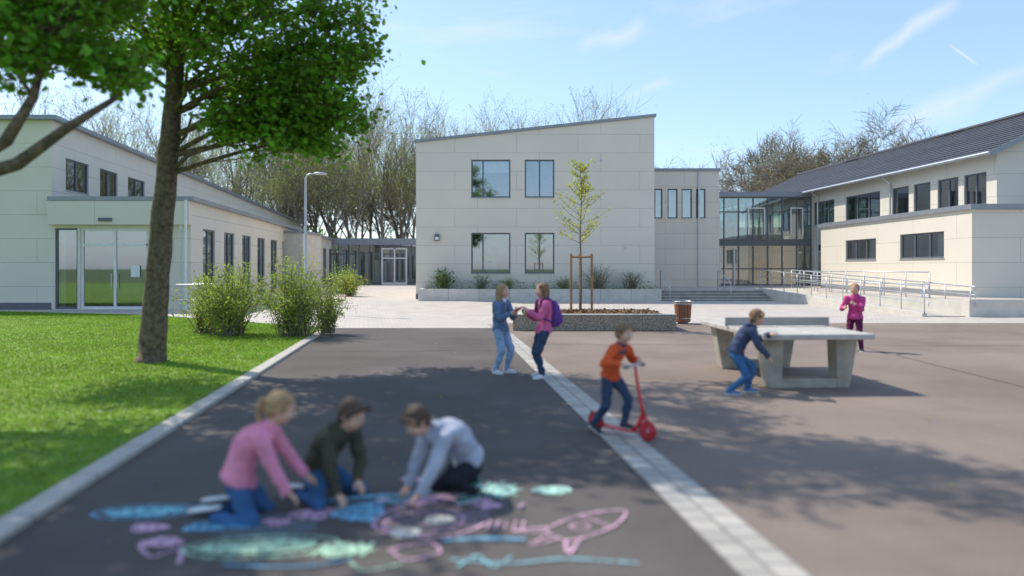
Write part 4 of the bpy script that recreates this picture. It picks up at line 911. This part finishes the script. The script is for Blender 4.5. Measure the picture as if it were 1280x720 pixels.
E,i8=person('boy',(-.33,5.25),122,1.24,dict(pelvis=(0,0,.23),spine=(0,1.05,.9),bend=(0,-.05,.07),look=(0,1,-.9),headup=(0,.8,1),feet=[(-.14,.02,.055),(.12,-.13,.055)],toes=[(-.1,1,0),(.1,1,-.2)],knee=[(-.4,1,.6),(.3,1,.0)],hands=[(-.14,.45,.09),(.14,.40,.085)],hdir=[(0,1,-.4),(0,1,-.5)],palm=[(0,-.3,-1),(0,-.3,-1)],elbow=[(-.8,-.3,.1),(.8,-.3,.1)],curl=.6),dict(top=GREY,pants=BLK,hairm=BROWN,hair='short',shoe=SHG,hood=1,head=.165,bulk=1.25))

# ------------------------------------------------------------------ light, sky, camera
el=math.radians(50); hx,hy=.80,-.60
dirv=V((hx*math.cos(el),hy*math.cos(el),-math.sin(el)))
sl_=bpy.data.lights.new('sun','SUN'); sl_.energy=5.0; sl_.angle=math.radians(.5); sl_.color=(1,.93,.82)
so=bpy.data.objects.new('sun',sl_); scene.collection.objects.link(so); so.rotation_euler=dirv.to_track_quat('-Z','Y').to_euler()
w=bpy.data.worlds.new('World'); scene.world=w; w.use_nodes=True; nt=w.node_tree; N=nt.nodes; L=nt.links
bg=N['Background']; sk=N.new('ShaderNodeTexSky'); sk.sky_type='NISHITA'; sk.sun_disc=False; sk.sun_elevation=el; sk.sun_rotation=math.atan2(-hx,-hy)%(2*math.pi)
sk.air_density=1.0; sk.dust_density=.7; sk.ozone_density=1.6
bg.inputs['Strength'].default_value=.15
hz=N.new('ShaderNodeMixRGB'); hz.blend_type='ADD'; hz.inputs[0].default_value=1; hz.inputs[2].default_value=(1.12,1.72,2.65,1); L.new(sk.outputs[0],hz.inputs[1])
tc=N.new('ShaderNodeTexCoord'); mp=N.new('ShaderNodeMapping'); mp.inputs['Rotation'].default_value=(0,math.radians(28),0); mp.inputs['Scale'].default_value=(1.6,2,9)
L.new(tc.outputs['Generated'],mp.inputs[0]); nz=N.new('ShaderNodeTexNoise'); nz.inputs['Scale'].default_value=2.2; nz.inputs['Detail'].default_value=5; nz.inputs['Roughness'].default_value=.62; nz.inputs['Distortion'].default_value=.4
L.new(mp.outputs[0],nz.inputs[0]); cr=N.new('ShaderNodeMapRange'); cr.inputs[1].default_value=.56; cr.inputs[2].default_value=.85; cr.inputs[3].default_value=0; cr.inputs[4].default_value=.5; L.new(nz.outputs['Fac'],cr.inputs[0])
wn=N.new('ShaderNodeTexNoise'); wn.inputs['Scale'].default_value=14; wn.inputs['Detail'].default_value=5; L.new(tc.outputs['Generated'],wn.inputs[0])
wsub=N.new('ShaderNodeVectorMath'); wsub.operation='SUBTRACT'; wsub.inputs[1].default_value=(.5,.5,.5); L.new(wn.outputs['Color'],wsub.inputs[0])
def M(op,a,b=None,clamp=False):
    m=N.new('ShaderNodeMath'); m.operation=op; m.use_clamp=clamp
    for i,x in enumerate((a,b)):
        if x is None: continue
        if isinstance(x,(int,float)): m.inputs[i].default_value=x
        else: L.new(x,m.inputs[i])
    return m.outputs[0]
acc=cr.outputs[0]
for (a,b,wd,stg,jit) in (((.489,1,.286),(.61,1,.366),.013,.55,.035),((.611,1,.308),(.644,1,.284),.0016,.7,.0),((.54,1,.203),(.72,1,.27),.016,.5,.05),((.10,1,.305),(.18,1,.335),.016,.4,.05),((.16,1,.235),(.22,1,.255),.012,.3,.05)):
    v1=V(a).normalized();v2=V(b).normalized(); n_v=v1.cross(v2).normalized(); mid=(v1+v2).normalized(); tv=n_v.cross(mid).normalized(); hl=(v2-v1).length/2
    sc_=N.new('ShaderNodeVectorMath'); sc_.operation='SCALE'; sc_.inputs['Scale'].default_value=jit; L.new(wsub.outputs[0],sc_.inputs[0])
    ad=N.new('ShaderNodeVectorMath'); ad.operation='ADD'; L.new(tc.outputs['Generated'],ad.inputs[0]); L.new(sc_.outputs[0],ad.inputs[1])
    def dot(v,src):
        d=N.new('ShaderNodeVectorMath'); d.operation='DOT_PRODUCT'; d.inputs[1].default_value=tuple(v); L.new(src,d.inputs[0]); return d.outputs['Value']
    m1=M('SUBTRACT',1.0,M('DIVIDE',M('ABSOLUTE',dot(n_v,ad.outputs[0])),wd),True)
    m2=M('SUBTRACT',1.0,M('POWER',M('DIVIDE',M('ABSOLUTE',dot(tv,tc.outputs['Generated'])),hl*1.25),3.0),True)
    m3=M('GREATER_THAN',dot(mid,tc.outputs['Generated']),.5)
    k=M('MULTIPLY',M('MULTIPLY',M('MULTIPLY',m1,m2),m3),stg)
    if jit: k=M('MULTIPLY',k,M('MULTIPLY',wn.outputs['Fac'],1.8))
    acc=M('ADD',acc,k,True)
mx=N.new('ShaderNodeMixRGB'); mx.inputs[2].default_value=(6.4,6.5,6.7,1); L.new(acc,mx.inputs[0]); L.new(hz.outputs[0],mx.inputs[1]); L.new(mx.outputs[0],bg.inputs[0])
cam=bpy.data.cameras.new('camera'); co=bpy.data.objects.new('camera',cam); scene.collection.objects.link(co); scene.camera=co
co.location=(0,0,1.65); co.rotation_euler=(math.pi/2,0,0); cam.sensor_width=36; cam.lens=36*900/1280; cam.shift_y=-25/1280; cam.clip_end=4000; cam.clip_start=.05
cam.dof.use_dof=True; cam.dof.focus_distance=26; cam.dof.aperture_fstop=.47
